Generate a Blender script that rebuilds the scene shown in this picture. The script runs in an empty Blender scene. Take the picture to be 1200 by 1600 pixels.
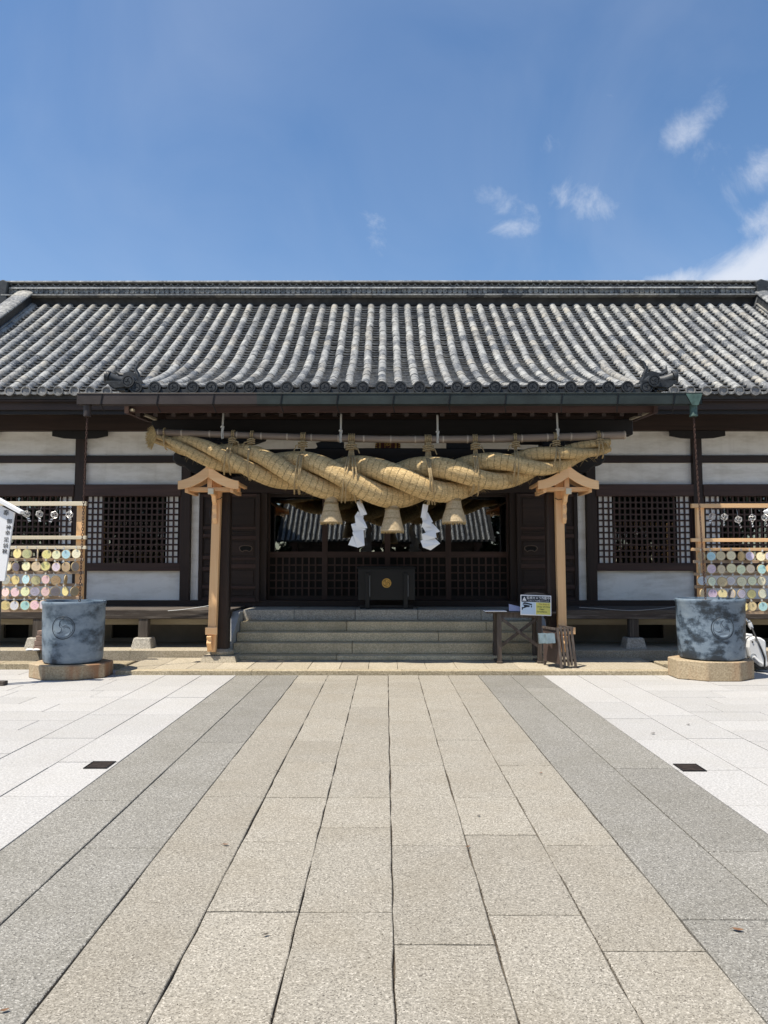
import bpy, bmesh, math, random
from math import sin, cos, tan, pi, radians, atan, atan2, sqrt
from mathutils import Vector, Matrix, Euler, noise

random.seed(7)
S = bpy.context.scene
COL = S.collection

# ------------------------------------------------------------------ camera, sky, sun, exposure
H = 1.5                       # eye height
TH = radians(3.909)           # upward tilt
F = 1200.0                    # focal length in photo pixels (1200 x 1600)

cam = bpy.data.cameras.new("camera")
cam.sensor_fit = 'VERTICAL'
cam.sensor_height = 32.0
cam.lens = 24.0
cam.clip_start = 0.05
cam.clip_end = 3000
camo = bpy.data.objects.new("camera", cam)
camo.location = (0, 0, H)
camo.rotation_euler = (radians(90) + TH, 0, atan(3 / F))
COL.objects.link(camo)
S.camera = camo

SUN_DIR = Vector((-0.40, -0.24, 1.0)).normalized()
sun = bpy.data.lights.new("sun", 'SUN')
sun.energy = 3.6
sun.angle = radians(0.55)
sun.color = (1.0, 0.925, 0.80)
suno = bpy.data.objects.new("sun", sun)
suno.rotation_euler = SUN_DIR.to_track_quat('Z', 'Y').to_euler()
suno.location = (-8, -5, 20)
COL.objects.link(suno)

world = bpy.data.worlds.new("World")
S.world = world
world.use_nodes = True
S.view_settings.view_transform = 'Standard'
S.view_settings.look = 'None'
S.view_settings.exposure = 0.95
S.view_settings.gamma = 1.0
S.view_settings.use_curve_mapping = False
S.render.engine = 'CYCLES'
S.cycles.max_bounces = 10
S.cycles.diffuse_bounces = 6
S.cycles.glossy_bounces = 4
S.cycles.transparent_max_bounces = 12
S.cycles.use_denoising = True
SKY_STRENGTH = 0.084


def W(x, y, D):
    """World point seen at photo pixel (x, y) at distance D (world Y)."""
    z = H + D * tan(TH + atan((800 - y) / F))
    fwd = D * cos(TH) + (z - H) * sin(TH)
    return Vector(((x - 603) * fwd / F, D, z))


def gD(y, z=0.0):
    """Distance of a point of height z seen at photo row y."""
    return (z - H) / tan(TH + atan((800 - y) / F))


def wz(y, D):
    return W(603, y, D).z


def wx(x, y, D):
    return W(x, y, D).x


# ---- world shader
wn = world.node_tree.nodes
wl = world.node_tree.links
wn.clear()
out = wn.new('ShaderNodeOutputWorld')
bg = wn.new('ShaderNodeBackground')
bg.inputs['Strength'].default_value = SKY_STRENGTH
sky = wn.new('ShaderNodeTexSky')
sky.sky_type = 'NISHITA'
sky.sun_disc = False
sky.sun_elevation = math.asin(SUN_DIR.z)
sky.sun_rotation = atan2(SUN_DIR.x, SUN_DIR.y)
sky.air_density = 1.0
sky.dust_density = 0.25
sky.ozone_density = 1.6
tc = wn.new('ShaderNodeTexCoord')


def mth(nodes, links, op, a, b=None, clamp=False):
    n = nodes.new('ShaderNodeMath')
    n.operation = op
    n.use_clamp = clamp
    for i, v in enumerate((a, b)):
        if v is None:
            continue
        if isinstance(v, (int, float)):
            n.inputs[i].default_value = v
        else:
            links.new(v, n.inputs[i])
    return n.outputs[0]


def pixdir(x, y):
    c, s = cos(TH), sin(TH)
    u, v = (x - 603) / F, (800 - y) / F
    return Vector((u, c - v * s, s + v * c)).normalized()


clouds = [  # photo px, py, radius along, across (px), tilt deg, weight
    (1095, 178, 66, 27, 32, .60), (1190, 262, 44, 32, 30, .56), (1195, 348, 46, 26, 25, .58),
    (1150, 430, 160, 42, 15, 1.0), (1060, 440, 100, 22, 8, .85), (800, 358, 42, 19, 0, .60), (768, 312, 60, 26, -18, .53), (922, 318, 66, 34, -20, .56),
    (590, 365, 34, 56, 20, .31), (940, 160, 40, 14, 10, .30), (1300, 440, 150, 90, 0, .85), (1420, 340, 160, 110, 0, .7), (866, 225, 34, 22, 0, .24), (1150, 225, 80, 60, 20, .22),
]
nz = wn.new('ShaderNodeTexNoise')
nz.inputs['Scale'].default_value = 13.0
nz.inputs['Detail'].default_value = 9.0
nz.inputs['Roughness'].default_value = 0.66
nz.inputs['Distortion'].default_value = 0.5
wl.new(tc.outputs['Generated'], nz.inputs['Vector'])
acc = None
for (px, py, ra, rb, tilt, wgt) in clouds:
    d0 = pixdir(px, py)
    right = Vector((d0.y, -d0.x, 0)).normalized()
    up = right.cross(d0).normalized()
    t = radians(tilt)
    a_ax = (right * cos(t) + up * sin(t)) / (ra / F)
    b_ax = (-right * sin(t) + up * cos(t)) / (rb / F)
    sub = wn.new('ShaderNodeVectorMath'); sub.operation = 'SUBTRACT'
    wl.new(tc.outputs['Generated'], sub.inputs[0]); sub.inputs[1].default_value = d0
    q = []
    for ax in (a_ax, b_ax, d0 * 2.0):
        dn = wn.new('ShaderNodeVectorMath'); dn.operation = 'DOT_PRODUCT'
        wl.new(sub.outputs[0], dn.inputs[0]); dn.inputs[1].default_value = ax
        q.append(mth(wn, wl, 'MULTIPLY', dn.outputs['Value'], dn.outputs['Value']))
    r2 = mth(wn, wl, 'ADD', mth(wn, wl, 'ADD', q[0], q[1]), q[2])
    g = mth(wn, wl, 'MULTIPLY', mth(wn, wl, 'POWER', 2.718, mth(wn, wl, 'MULTIPLY', r2, -1.0)), wgt)
    acc = g if acc is None else mth(wn, wl, 'MAXIMUM', acc, g)
# broad fair-weather clouds elsewhere in the sky: a slow noise, only away from the view to the north
big = wn.new('ShaderNodeTexNoise')
big.inputs['Scale'].default_value = 2.3
big.inputs['Detail'].default_value = 3.0
wl.new(tc.outputs['Generated'], big.inputs['Vector'])
sep = wn.new('ShaderNodeSeparateXYZ')
wl.new(tc.outputs['Generated'], sep.inputs[0])
away = mth(wn, wl, 'SUBTRACT', 0.25, sep.outputs['Y'], True)
gen = mth(wn, wl, 'MULTIPLY', mth(wn, wl, 'MULTIPLY', mth(wn, wl, 'SUBTRACT', big.outputs['Fac'], 0.42, True), 2.6), mth(wn, wl, 'MULTIPLY', away, 1.6, True))
acc = mth(wn, wl, 'MAXIMUM', acc, gen)
dens = mth(wn, wl, 'ADD', mth(wn, wl, 'MULTIPLY', mth(wn, wl, 'SUBTRACT', nz.outputs['Fac'], 0.5), 1.5), acc)
mr = wn.new('ShaderNodeMapRange')
mr.interpolation_type = 'SMOOTHSTEP'
mr.inputs['From Min'].default_value = 0.20
mr.inputs['From Max'].default_value = 1.05
mr.inputs['To Max'].default_value = 0.9
wl.new(dens, mr.inputs['Value'])
cover = mth(wn, wl, 'MULTIPLY', mr.outputs[0], mth(wn, wl, 'MULTIPLY', acc, 6.0, True))
veil = wn.new('ShaderNodeTexNoise')
veil.inputs['Scale'].default_value = 2.6
veil.inputs['Detail'].default_value = 6.0
veil.inputs['Distortion'].default_value = 0.8
wl.new(tc.outputs['Generated'], veil.inputs['Vector'])
cover = mth(wn, wl, 'MAXIMUM', cover, mth(wn, wl, 'MULTIPLY', mth(wn, wl, 'SUBTRACT', veil.outputs['Fac'], 0.42, True), 0.42))
mix = wn.new('ShaderNodeMix'); mix.data_type = 'RGBA'
wl.new(cover, mix.inputs['Factor'])
hsv = wn.new('ShaderNodeHueSaturation')
hsv.inputs['Saturation'].default_value = 1.13
hsv.inputs['Value'].default_value = 1.0
wl.new(sky.outputs['Color'], hsv.inputs['Color'])
wl.new(hsv.outputs['Color'], mix.inputs['A'])
mix.inputs['B'].default_value = (4.9, 5.2, 5.8, 1)
wl.new(mix.outputs['Result'], bg.inputs['Color'])
wl.new(bg.outputs[0], out.inputs['Surface'])


# ------------------------------------------------------------------ materials
def new_mat(name):
    m = bpy.data.materials.new(name)
    m.use_nodes = True
    nt = m.node_tree
    b = nt.nodes['Principled BSDF']
    return m, nt.nodes, nt.links, b


def lnk_bump(n, l, b, height, strength, dist):
    bp = n.new('ShaderNodeBump')
    bp.inputs['Strength'].default_value = strength
    bp.inputs['Distance'].default_value = dist
    l.new(height, bp.inputs['Height'])
    l.new(bp.outputs[0], b.inputs['Normal'])


def ramp(n, l, fac, stops):
    r = n.new('ShaderNodeValToRGB')
    cr = r.color_ramp
    while len(cr.elements) < len(stops):
        cr.elements.new(0.5)
    for e, (p, c) in zip(cr.elements, stops):
        e.position = p
        e.color = (c[0], c[1], c[2], 1) if not isinstance(c, (int, float)) else (c, c, c, 1)
    l.new(fac, r.inputs[0])
    return r.outputs[0]


def noise_tex(n, l, vec, scale, detail=4, rough=.55, dist=0.0):
    t = n.new('ShaderNodeTexNoise')
    t.inputs['Scale'].default_value = scale
    t.inputs['Detail'].default_value = detail
    t.inputs['Roughness'].default_value = rough
    t.inputs['Distortion'].default_value = dist
    if vec is not None:
        l.new(vec, t.inputs['Vector'])
    return t.outputs['Fac']


def mapping(n, l, vec, scale=(1, 1, 1), rot=(0, 0, 0)):
    m = n.new('ShaderNodeMapping')
    m.inputs['Scale'].default_value = scale
    m.inputs['Rotation'].default_value = rot
    l.new(vec, m.inputs['Vector'])
    return m.outputs[0]


def mixc(n, l, fac, a, b, blend='MIX'):
    m = n.new('ShaderNodeMix'); m.data_type = 'RGBA'; m.blend_type = blend
    for key, v in (('Factor', fac), ('A', a), ('B', b)):
        if isinstance(v, (int, float)):
            m.inputs[key].default_value = v
        elif isinstance(v, tuple):
            m.inputs[key].default_value = (v[0], v[1], v[2], 1)
        else:
            l.new(v, m.inputs[key])
    return m.outputs['Result']


def pos(n):
    return n.new('ShaderNodeNewGeometry').outputs['Position']


def value_var(n, l, color, lo, hi, island=True):
    """Multiply a colour by a random value per object (and per mesh island)."""
    oi = n.new('ShaderNodeObjectInfo').outputs['Random']
    if island:
        isl = n.new('ShaderNodeNewGeometry').outputs['Random Per Island']
        s = mth(n, l, 'FRACT', mth(n, l, 'ADD', oi, isl))
    else:
        s = oi
    mp = n.new('ShaderNodeMapRange')
    mp.inputs['To Min'].default_value = lo
    mp.inputs['To Max'].default_value = hi
    l.new(s, mp.inputs['Value'])
    cmb = n.new('ShaderNodeCombineColor')
    for i in range(3):
        l.new(mp.outputs[0], cmb.inputs[i])
    return mixc(n, l, 1.0, color, cmb.outputs[0], 'MULTIPLY'), s


def m_plain(name, c, rough=.6, var=.25, scale=6, metallic=0.0, bump=.15, spec=.4):
    m, n, l, b = new_mat(name)
    p = pos(n)
    f = noise_tex(n, l, p, scale, 5)
    lo = tuple(x * (1 - var) for x in c)
    hi = tuple(min(1, x * (1 + var)) for x in c)
    col = ramp(n, l, f, [(.3, lo), (.7, hi)])
    l.new(col, b.inputs['Base Color'])
    b.inputs['Roughness'].default_value = rough
    b.inputs['Metallic'].default_value = metallic
    b.inputs['Specular IOR Level'].default_value = spec
    if bump:
        lnk_bump(n, l, b, noise_tex(n, l, p, scale * 8, 4), bump, .01)
    return m


def m_wood(name, dark, light, axis, rough=.55, scale=14.0, bump=.25, obj_coords=False, spec=.35, weather=None):
    """Wood whose grain runs along axis 'x', 'y' or 'z'."""
    m, n, l, b = new_mat(name)
    p = n.new('ShaderNodeTexCoord').outputs['Object'] if obj_coords else pos(n)
    k = {'x': (.06, 1, 1), 'y': (1, .06, 1), 'z': (1, 1, .06)}[axis]
    v = mapping(n, l, p, tuple(scale * q for q in k))
    g1 = noise_tex(n, l, v, 1.0, 6, .6, .6)
    g2 = noise_tex(n, l, p, 1.3, 3)
    f = mth(n, l, 'ADD', mth(n, l, 'MULTIPLY', g1, .75), mth(n, l, 'MULTIPLY', g2, .25))
    col = ramp(n, l, f, [(.32, dark), (.68, light)])
    if weather:
        wm = ramp(n, l, noise_tex(n, l, mapping(n, l, p, tuple(scale * 1.7 * q for q in k)), 1.0, 6, .7), [(.5, 0.0), (.72, 1.0)])
        col = mixc(n, l, wm, col, weather)
    col, _ = value_var(n, l, col, .82, 1.15)
    l.new(col, b.inputs['Base Color'])
    b.inputs['Roughness'].default_value = rough
    b.inputs['Specular IOR Level'].default_value = spec
    lnk_bump(n, l, b, g1, bump, .006)
    return m


def m_granite(name, base, dark, light, sc=1.0, var=(.9, 1.08), bump=.5, stain=.15, stainc=(.2, .17, .12)):
    m, n, l, b = new_mat(name)
    p = pos(n)
    # crystals of several sizes
    v1 = n.new('ShaderNodeTexVoronoi'); v1.inputs['Scale'].default_value = 150 * sc
    l.new(p, v1.inputs['Vector'])
    sp = n.new('ShaderNodeSeparateColor'); l.new(v1.outputs['Color'], sp.inputs[0])
    c = ramp(n, l, sp.outputs[0], [(0.0, dark), (.16, tuple(.5 * (a + d) for a, d in zip(base, dark))), (.42, base), (.8, base), (1.0, light)])
    f2 = noise_tex(n, l, p, 55 * sc, 3, .6)
    c = mixc(n, l, ramp(n, l, f2, [(.38, .7), (.56, 0.0)]), c, tuple(x * .62 for x in base))
    f3 = noise_tex(n, l, p, 2.1, 5, .6)
    c = mixc(n, l, mth(n, l, 'MULTIPLY', ramp(n, l, f3, [(.42, 0.0), (.75, 1.0)]), stain), c, stainc)
    c, _ = value_var(n, l, c, var[0], var[1], False)
    l.new(c, b.inputs['Base Color'])
    b.inputs['Roughness'].default_value = .85
    b.inputs['Specular IOR Level'].default_value = .25
    hgt = mth(n, l, 'ADD', mth(n, l, 'MULTIPLY', v1.outputs['Distance'], .6), f2)
    lnk_bump(n, l, b, hgt, bump, .004)
    return m


M = {}
M['slab_brown'] = m_granite('brown granite', (.352, .325, .274), (.08, .071, .058), (.57, .53, .46), 1.3, (.90, 1.06), .5, .30, (.22, .185, .13))
M['slab_grey'] = m_granite('grey granite', (.278, .266, .238), (.064, .061, .055), (.50, .485, .445), 1.2, (.9, 1.06), .8, .30, (.14, .13, .10))
M['slab_white'] = m_granite('white granite', (.46, .45, .435), (.33, .325, .32), (.54, .53, .52), 1.2, (.94, 1.04), .15, .22, (.34, .32, .28))
M['stone_tan'] = m_granite('tan stone', (.46, .405, .31), (.24, .20, .15), (.56, .50, .40), .8, (.88, 1.08), .4, .35, (.28, .24, .16))
M['stone_tan_rough'] = m_granite('rough tan stone', (.46, .39, .27), (.19, .155, .10), (.62, .54, .40), .7, (.9, 1.08), 1.0, .4, (.22, .17, .10))
M['stone_step'] = m_granite('olive step stone', (.68, .565, .375), (.42, .34, .22), (.78, .68, .50), .8, (.86, 1.08), .4, .5, (.26, .215, .13))
M['stone_grey'] = m_granite('grey step granite', (.48, .45, .39), (.20, .19, .17), (.64, .61, .56), .7, (.92, 1.08), .5, .2)
M['cheek'] = m_plain('grey cheek stone', (.36, .36, .35), .8, .12, 8)
M['joint'] = m_plain('joint dirt', (.085, .068, .05), .95, .35, 40)
M['ground'] = m_plain('packed ground', (.40, .37, .32), .95, .15, 3)

DK, DKR = (.020, .0135, .011), (.045, .027, .021)
M['wood_x'] = m_wood('dark wood across', DK, DKR, 'x')
M['wood_y'] = m_wood('dark wood deep', DK, DKR, 'y')
M['wood_z'] = m_wood('dark wood upright', DK, DKR, 'z')
M['red_x'] = m_wood('brown wood across', (.040, .023, .019), (.085, .046, .036), 'x')
M['red_z'] = m_wood('brown wood upright', (.040, .023, .019), (.078, .042, .033), 'z')
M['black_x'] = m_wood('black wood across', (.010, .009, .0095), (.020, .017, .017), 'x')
M['weather_x'] = m_wood('weathered wood across', (.045, .036, .032), (.10, .085, .073), 'x', .8, 18, .5, False, .2, (.20, .18, .16))
M['weather_z'] = m_wood('weathered wood upright', (.05, .04, .036), (.11, .095, .08), 'z', .8, 18, .5, False, .2, (.19, .17, .15))
M['pale_board'] = m_wood('pale board', (.30, .26, .19), (.42, .37, .28), 'x', .8)
M['hinoki_x'] = m_wood('cypress across', (.77, .45, .215), (.86, .56, .30), 'x', .5, 20, .08)
M['hinoki_y'] = m_wood('cypress deep', (.77, .45, .215), (.86, .56, .30), 'y', .5, 20, .08)
M['hinoki_z'] = m_wood('cypress upright', (.77, .45, .215), (.86, .56, .30), 'z', .5, 20, .08)
M['cream_x'] = m_wood('cream timber', (.62, .53, .38), (.74, .66, .50), 'x', .6, 20, .08)
M['rack_x'] = m_wood('rack timber', (.36, .25, .17), (.50, .38, .27), 'x', .6, 20, .1)
M['rack_z'] = m_wood('rack post timber', (.34, .19, .11), (.50, .31, .19), 'z', .6, 20, .1)
M['table_z'] = m_wood('table wood', (.045, .034, .029), (.095, .076, .064), 'z', .6, 22, .2, False, .3, (.15, .13, .115))
M['rackbrown'] = m_plain('brown board', (.062, .042, .037), .6, .15, 9)


def m_plaster(name, c):
    m, n, l, b = new_mat(name)
    p = pos(n)
    f = noise_tex(n, l, mapping(n, l, p, (1.1, 1, 3.5)), 1.4, 6, .65)
    col = mixc(n, l, ramp(n, l, f, [(.45, 0.0), (.70, .5)]), c, (.46, .42, .34))
    f2 = noise_tex(n, l, mapping(n, l, p, (9, 9, .9)), 1.0, 4)
    col = mixc(n, l, ramp(n, l, f2, [(.55, 0.0), (.8, .14)]), col, (.38, .34, .28))
    l.new(col, b.inputs['Base Color'])
    b.inputs['Roughness'].default_value = .9
    lnk_bump(n, l, b, noise_tex(n, l, p, 35, 4), .1, .006)
    return m


M['plaster'] = m_plaster('white plaster', (.90, .875, .82))
M['paper_white'] = m_plain('white screen paper', (.86, .85, .82), .9, .04, 5, 0, 0)
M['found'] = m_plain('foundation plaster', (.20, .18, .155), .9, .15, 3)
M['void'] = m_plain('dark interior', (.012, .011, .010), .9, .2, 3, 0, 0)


def m_tile(name, lo, mid, hi, warm, rough=.5):
    m, n, l, b = new_mat(name)
    p = pos(n)
    oi = n.new('ShaderNodeObjectInfo').outputs['Random']
    isl = n.new('ShaderNodeNewGeometry').outputs['Random Per Island']
    s = mth(n, l, 'FRACT', mth(n, l, 'ADD', mth(n, l, 'MULTIPLY', oi, 7.31), isl))
    base = ramp(n, l, s, [(0.0, lo), (.25, mid), (.75, hi), (1.0, mid)])
    s2 = mth(n, l, 'FRACT', mth(n, l, 'MULTIPLY', s, 17.7))
    base = mixc(n, l, mth(n, l, 'MULTIPLY', ramp(n, l, s2, [(.55, 0.0), (1.0, 1.0)]), .55), base, warm)
    f = noise_tex(n, l, p, 9, 7, .72)
    base = mixc(n, l, ramp(n, l, f, [(.45, 0.0), (.62, .8)]), base, tuple(x * .6 for x in lo))
    f2 = noise_tex(n, l, p, 23, 5, .6)
    base = mixc(n, l, ramp(n, l, f2, [(.54, 0.0), (.66, .6)]), base, tuple(min(1, x * 1.35) for x in hi))
    l.new(base, b.inputs['Base Color'])
    b.inputs['Roughness'].default_value = rough
    b.inputs['Specular IOR Level'].default_value = .45
    lnk_bump(n, l, b, f, .3, .008)
    return m


M['tile'] = m_tile('grey roof tile', (.09, .098, .108), (.22, .224, .222), (.375, .375, .355), (.35, .315, .25))
M['pan'] = m_tile('pan tile', (.13, .135, .14), (.20, .20, .20), (.30, .295, .28), (.26, .245, .21), .6)
M['tile_dark'] = m_tile('dark ridge tile', (.014, .017, .021), (.024, .028, .032), (.048, .052, .055), (.045, .042, .037))
M['tile_light'] = m_tile('pale ridge tile', (.28, .29, .30), (.42, .42, .41), (.55, .55, .53), (.48, .45, .40), .6)
M['bed'] = m_plain('roof clay bed', (.05, .048, .046), .95, .3, 6)


def m_tub(name, lo, hi, dark_c):
    m, n, l, b = new_mat(name)
    p = n.new('ShaderNodeTexCoord').outputs['Object']
    f = noise_tex(n, l, mapping(n, l, p, (1, 1, 1.3)), 3.4, 9, .66, .15)
    f2 = noise_tex(n, l, mapping(n, l, p, (1.0, 1.0, 4.0)), 2.5, 5, .6)
    ff = mth(n, l, 'ADD', mth(n, l, 'MULTIPLY', f, .75), mth(n, l, 'MULTIPLY', f2, .25))
    c = ramp(n, l, ff, [(lo, dark_c), ((lo * .55 + hi * .45), tuple(x * 2.6 for x in dark_c)), (hi, (.155, .205, .26)), (hi + .14, (.24, .295, .345))])
    l.new(c, b.inputs['Base Color'])
    b.inputs['Roughness'].default_value = .5
    lnk_bump(n, l, b, noise_tex(n, l, p, 30, 5), .15, .01)
    return m


M['tub'] = m_tub('blue grey glaze', .39, .51, (.026, .039, .054))
M['tub_blotchy'] = m_tub('blotchy blue grey glaze', .44, .525, (.020, .030, .042))
M['tub_line'] = m_plain('dark glaze line', (.03, .042, .055), .5, .3, 12)


def m_straw(name, along='uv', dark=(.35, .225, .085), light=(.90, .665, .345), band=.088, fib=(9.0, 27.0)):
    m, n, l, b = new_mat(name)
    uv = n.new('ShaderNodeTexCoord').outputs['UV']
    v = mapping(n, l, uv, (fib[0], fib[1], 1))
    f = noise_tex(n, l, v, 3.0, 6, .65, .3)
    f2 = noise_tex(n, l, mapping(n, l, uv, (1.2, 5, 1)), 2.0, 4)
    c = ramp(n, l, mth(n, l, 'ADD', mth(n, l, 'MULTIPLY', f, .68), mth(n, l, 'MULTIPLY', f2, .32)), [(.36, dark), (.62, light)])
    hgt = f
    if band:
        sx = n.new('ShaderNodeSeparateXYZ'); l.new(uv, sx.inputs[0])
        wob = mth(n, l, 'MULTIPLY', mth(n, l, 'SUBTRACT', noise_tex(n, l, mapping(n, l, uv, (2.0, 6.0, 1)), 2.0, 2), .5), .028)
        u = mth(n, l, 'DIVIDE', mth(n, l, 'ADD', sx.outputs['X'], wob), band)
        fr = mth(n, l, 'ABSOLUTE', mth(n, l, 'SUBTRACT', mth(n, l, 'FRACT', u), .5))
        line = mth(n, l, 'MULTIPLY', ramp(n, l, fr, [(0.0, 1.0), (.03, .8), (.06, 0.0)]), ramp(n, l, noise_tex(n, l, mapping(n, l, uv, (4, 9, 1)), 3.0, 2), [(.36, .15), (.56, 1.0)]))
        c = mixc(n, l, mth(n, l, 'MULTIPLY', line, .55), c, (.13, .09, .045))
        hgt = mth(n, l, 'SUBTRACT', f, mth(n, l, 'MULTIPLY', line, .8))
    l.new(c, b.inputs['Base Color'])
    b.inputs['Roughness'].default_value = .75
    b.inputs['Specular IOR Level'].default_value = .25
    lnk_bump(n, l, b, hgt, 1.0, .02)
    return m


M['straw'] = m_straw('rice straw')
M['straw_tassel'] = m_straw('tassel straw', 'uv', (.36, .26, .14), (.80, .64, .41), 0, (46.0, .9))
M['cord'] = m_plain('twisted straw cord', (.36, .265, .14), .85, .35, 60, 0, .4)
M['straw_bit'] = m_plain('loose straw bits', (.46, .34, .16), .8, .35, 40, 0, 0)
M['bamboo'] = m_wood('old bamboo', (.17, .125, .095), (.33, .26, .20), 'x', .4, 10, .05)
M['bamboo_node'] = m_plain('bamboo joint', (.46, .38, .29), .5, .2, 20)
M['white_cord'] = m_plain('white cord', (.55, .54, .50), .9, .1, 30)
M['paper'] = m_plain('white paper', (.80, .81, .83), .8, .03, 8, 0, 0)
M['paper_lilac'] = m_plain('lilac paper', (.58, .58, .74), .8, .04, 8, 0, 0)
M['gold'] = m_plain('gold leaf', (.62, .40, .12), .38, .2, 30, .75, .1)
M['lacquer_black'] = m_plain('black lacquer', (.006, .008, .011), .42, .2, 5, 0, .05)
M['lacquer_red'] = m_plain('dark red lacquer', (.09, .02, .015), .4, .2, 9)
M['gutter_brown'] = m_plain('brown gutter metal', (.042, .033, .031), .6, .22, 4, .1)
M['gutter_green'] = m_plain('green copper gutter', (.022, .031, .030), .6, .3, 4, .1)
M['verdigris'] = m_plain('verdigris copper', (.075, .13, .115), .65, .45, 9, .2)
M['rust'] = m_plain('rusty chain', (.085, .048, .038), .7, .4, 40, .4)
M['iron'] = m_plain('dark iron', (.02, .02, .022), .5, .3, 20, .6)
M['cover'] = m_plain('cast drain cover', (.045, .034, .028), .7, .4, 30, .3)
M['wire'] = m_plain('silver wire', (.75, .75, .74), .35, .05, 20, .5, 0)
M['white_plastic'] = m_plain('white plastic', (.74, .75, .76), .35, .02, 3, 0, 0)
M['grey_plastic'] = m_plain('grey plastic', (.33, .35, .37), .45, .1, 4, 0, 0)
M['blue_grey'] = m_plain('blue grey plastic', (.16, .215, .245), .5, .3, 12, 0, 0)
M['black_rubber'] = m_plain('black rubber', (.02, .021, .023), .5, .2, 9, 0, 0)
M['steel'] = m_plain('tap steel', (.55, .55, .54), .25, .08, 20, .9, 0)
M['brick'] = m_plain('reddish brick', (.26, .185, .155), .85, .2, 12)
M['leaf'] = m_plain('dry leaf', (.16, .085, .045), .8, .35, 60)
M['leaf_dark'] = m_plain('dark leaf bits', (.05, .04, .03), .85, .3, 60)
M['sign_white'] = m_plain('painted white board', (.88, .885, .89), .5, .02, 6, 0, 0)
M['sign_ink'] = m_plain('black ink', (.015, .015, .016), .6, .1, 6, 0, 0)
M['sign_navy'] = m_plain('navy print', (.014, .022, .035), .5, .1, 6, 0, 0)
M['sign_yellow'] = m_plain('yellow print', (.72, .66, .16), .5, .03, 6, 0, 0)
M['sign_sky'] = m_plain('pale blue print', (.58, .70, .82), .5, .02, 6, 0, 0)
M['sign_red'] = m_plain('red brown print', (.30, .16, .05), .5, .02, 6, 0, 0)
M['ema_wood'] = m_plain('ema rim wood', (.52, .40, .22), .7, .12, 30, 0, 0)


def m_ema():
    m, n, l, b = new_mat('ema face')
    oi = n.new('ShaderNodeObjectInfo')
    p = n.new('ShaderNodeTexCoord').outputs['Object']
    sx = n.new('ShaderNodeSeparateXYZ'); l.new(p, sx.inputs[0])
    off = n.new('ShaderNodeVectorMath'); off.operation = 'ADD'
    cb = n.new('ShaderNodeCombineXYZ')
    l.new(mth(n, l, 'MULTIPLY', oi.outputs['Random'], 31.0), cb.inputs[0])
    l.new(p, off.inputs[0]); l.new(cb.outputs[0], off.inputs[1])
    rows = mth(n, l, 'ABSOLUTE', mth(n, l, 'SUBTRACT', mth(n, l, 'FRACT', mth(n, l, 'MULTIPLY', sx.outputs['Z'], 62.0)), .5))
    inrow = mth(n, l, 'LESS_THAN', rows, .17)
    ink = mth(n, l, 'GREATER_THAN', noise_tex(n, l, mapping(n, l, off.outputs[0], (190, 1, 60)), 1.0, 2), .52)
    lim = mth(n, l, 'LESS_THAN', mth(n, l, 'ADD', mth(n, l, 'POWER', sx.outputs['X'], 2), mth(n, l, 'POWER', sx.outputs['Z'], 2)), .0016)
    k = mth(n, l, 'MULTIPLY', mth(n, l, 'MULTIPLY', inrow, ink), mth(n, l, 'MULTIPLY', lim, .55))
    c = mixc(n, l, ramp(n, l, noise_tex(n, l, off.outputs[0], 18, 4), [(.45, 0.0), (.75, .25)]), oi.outputs['Color'], (.75, .68, .52))
    c = mixc(n, l, k, c, (.10, .07, .05))
    l.new(c, b.inputs['Base Color'])
    b.inputs['Roughness'].default_value = .6
    return m


M['ema'] = m_ema()


def m_glass():
    m, n, l, b = new_mat('window glass')
    n.remove(b)
    tr = n.new('ShaderNodeBsdfTransparent'); tr.inputs[0].default_value = (.75, .78, .78, 1)
    gl = n.new('ShaderNodeBsdfGlossy'); gl.inputs['Roughness'].default_value = .0
    gl.inputs[0].default_value = (.95, .97, 1, 1)
    fr = n.new('ShaderNodeFresnel'); fr.inputs[0].default_value = 2.3
    bp = n.new('ShaderNodeBump'); bp.inputs['Strength'].default_value = .012; bp.inputs['Distance'].default_value = .02
    l.new(noise_tex(n, l, pos(n), 2.2, 2), bp.inputs['Height'])
    l.new(bp.outputs[0], gl.inputs['Normal'])
    mx = n.new('ShaderNodeMixShader')
    l.new(fr.outputs[0], mx.inputs[0]); l.new(tr.outputs[0], mx.inputs[1]); l.new(gl.outputs[0], mx.inputs[2])
    l.new(mx.outputs[0], n['Material Output'].inputs[0])
    return m


M['glass'] = m_glass()


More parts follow.
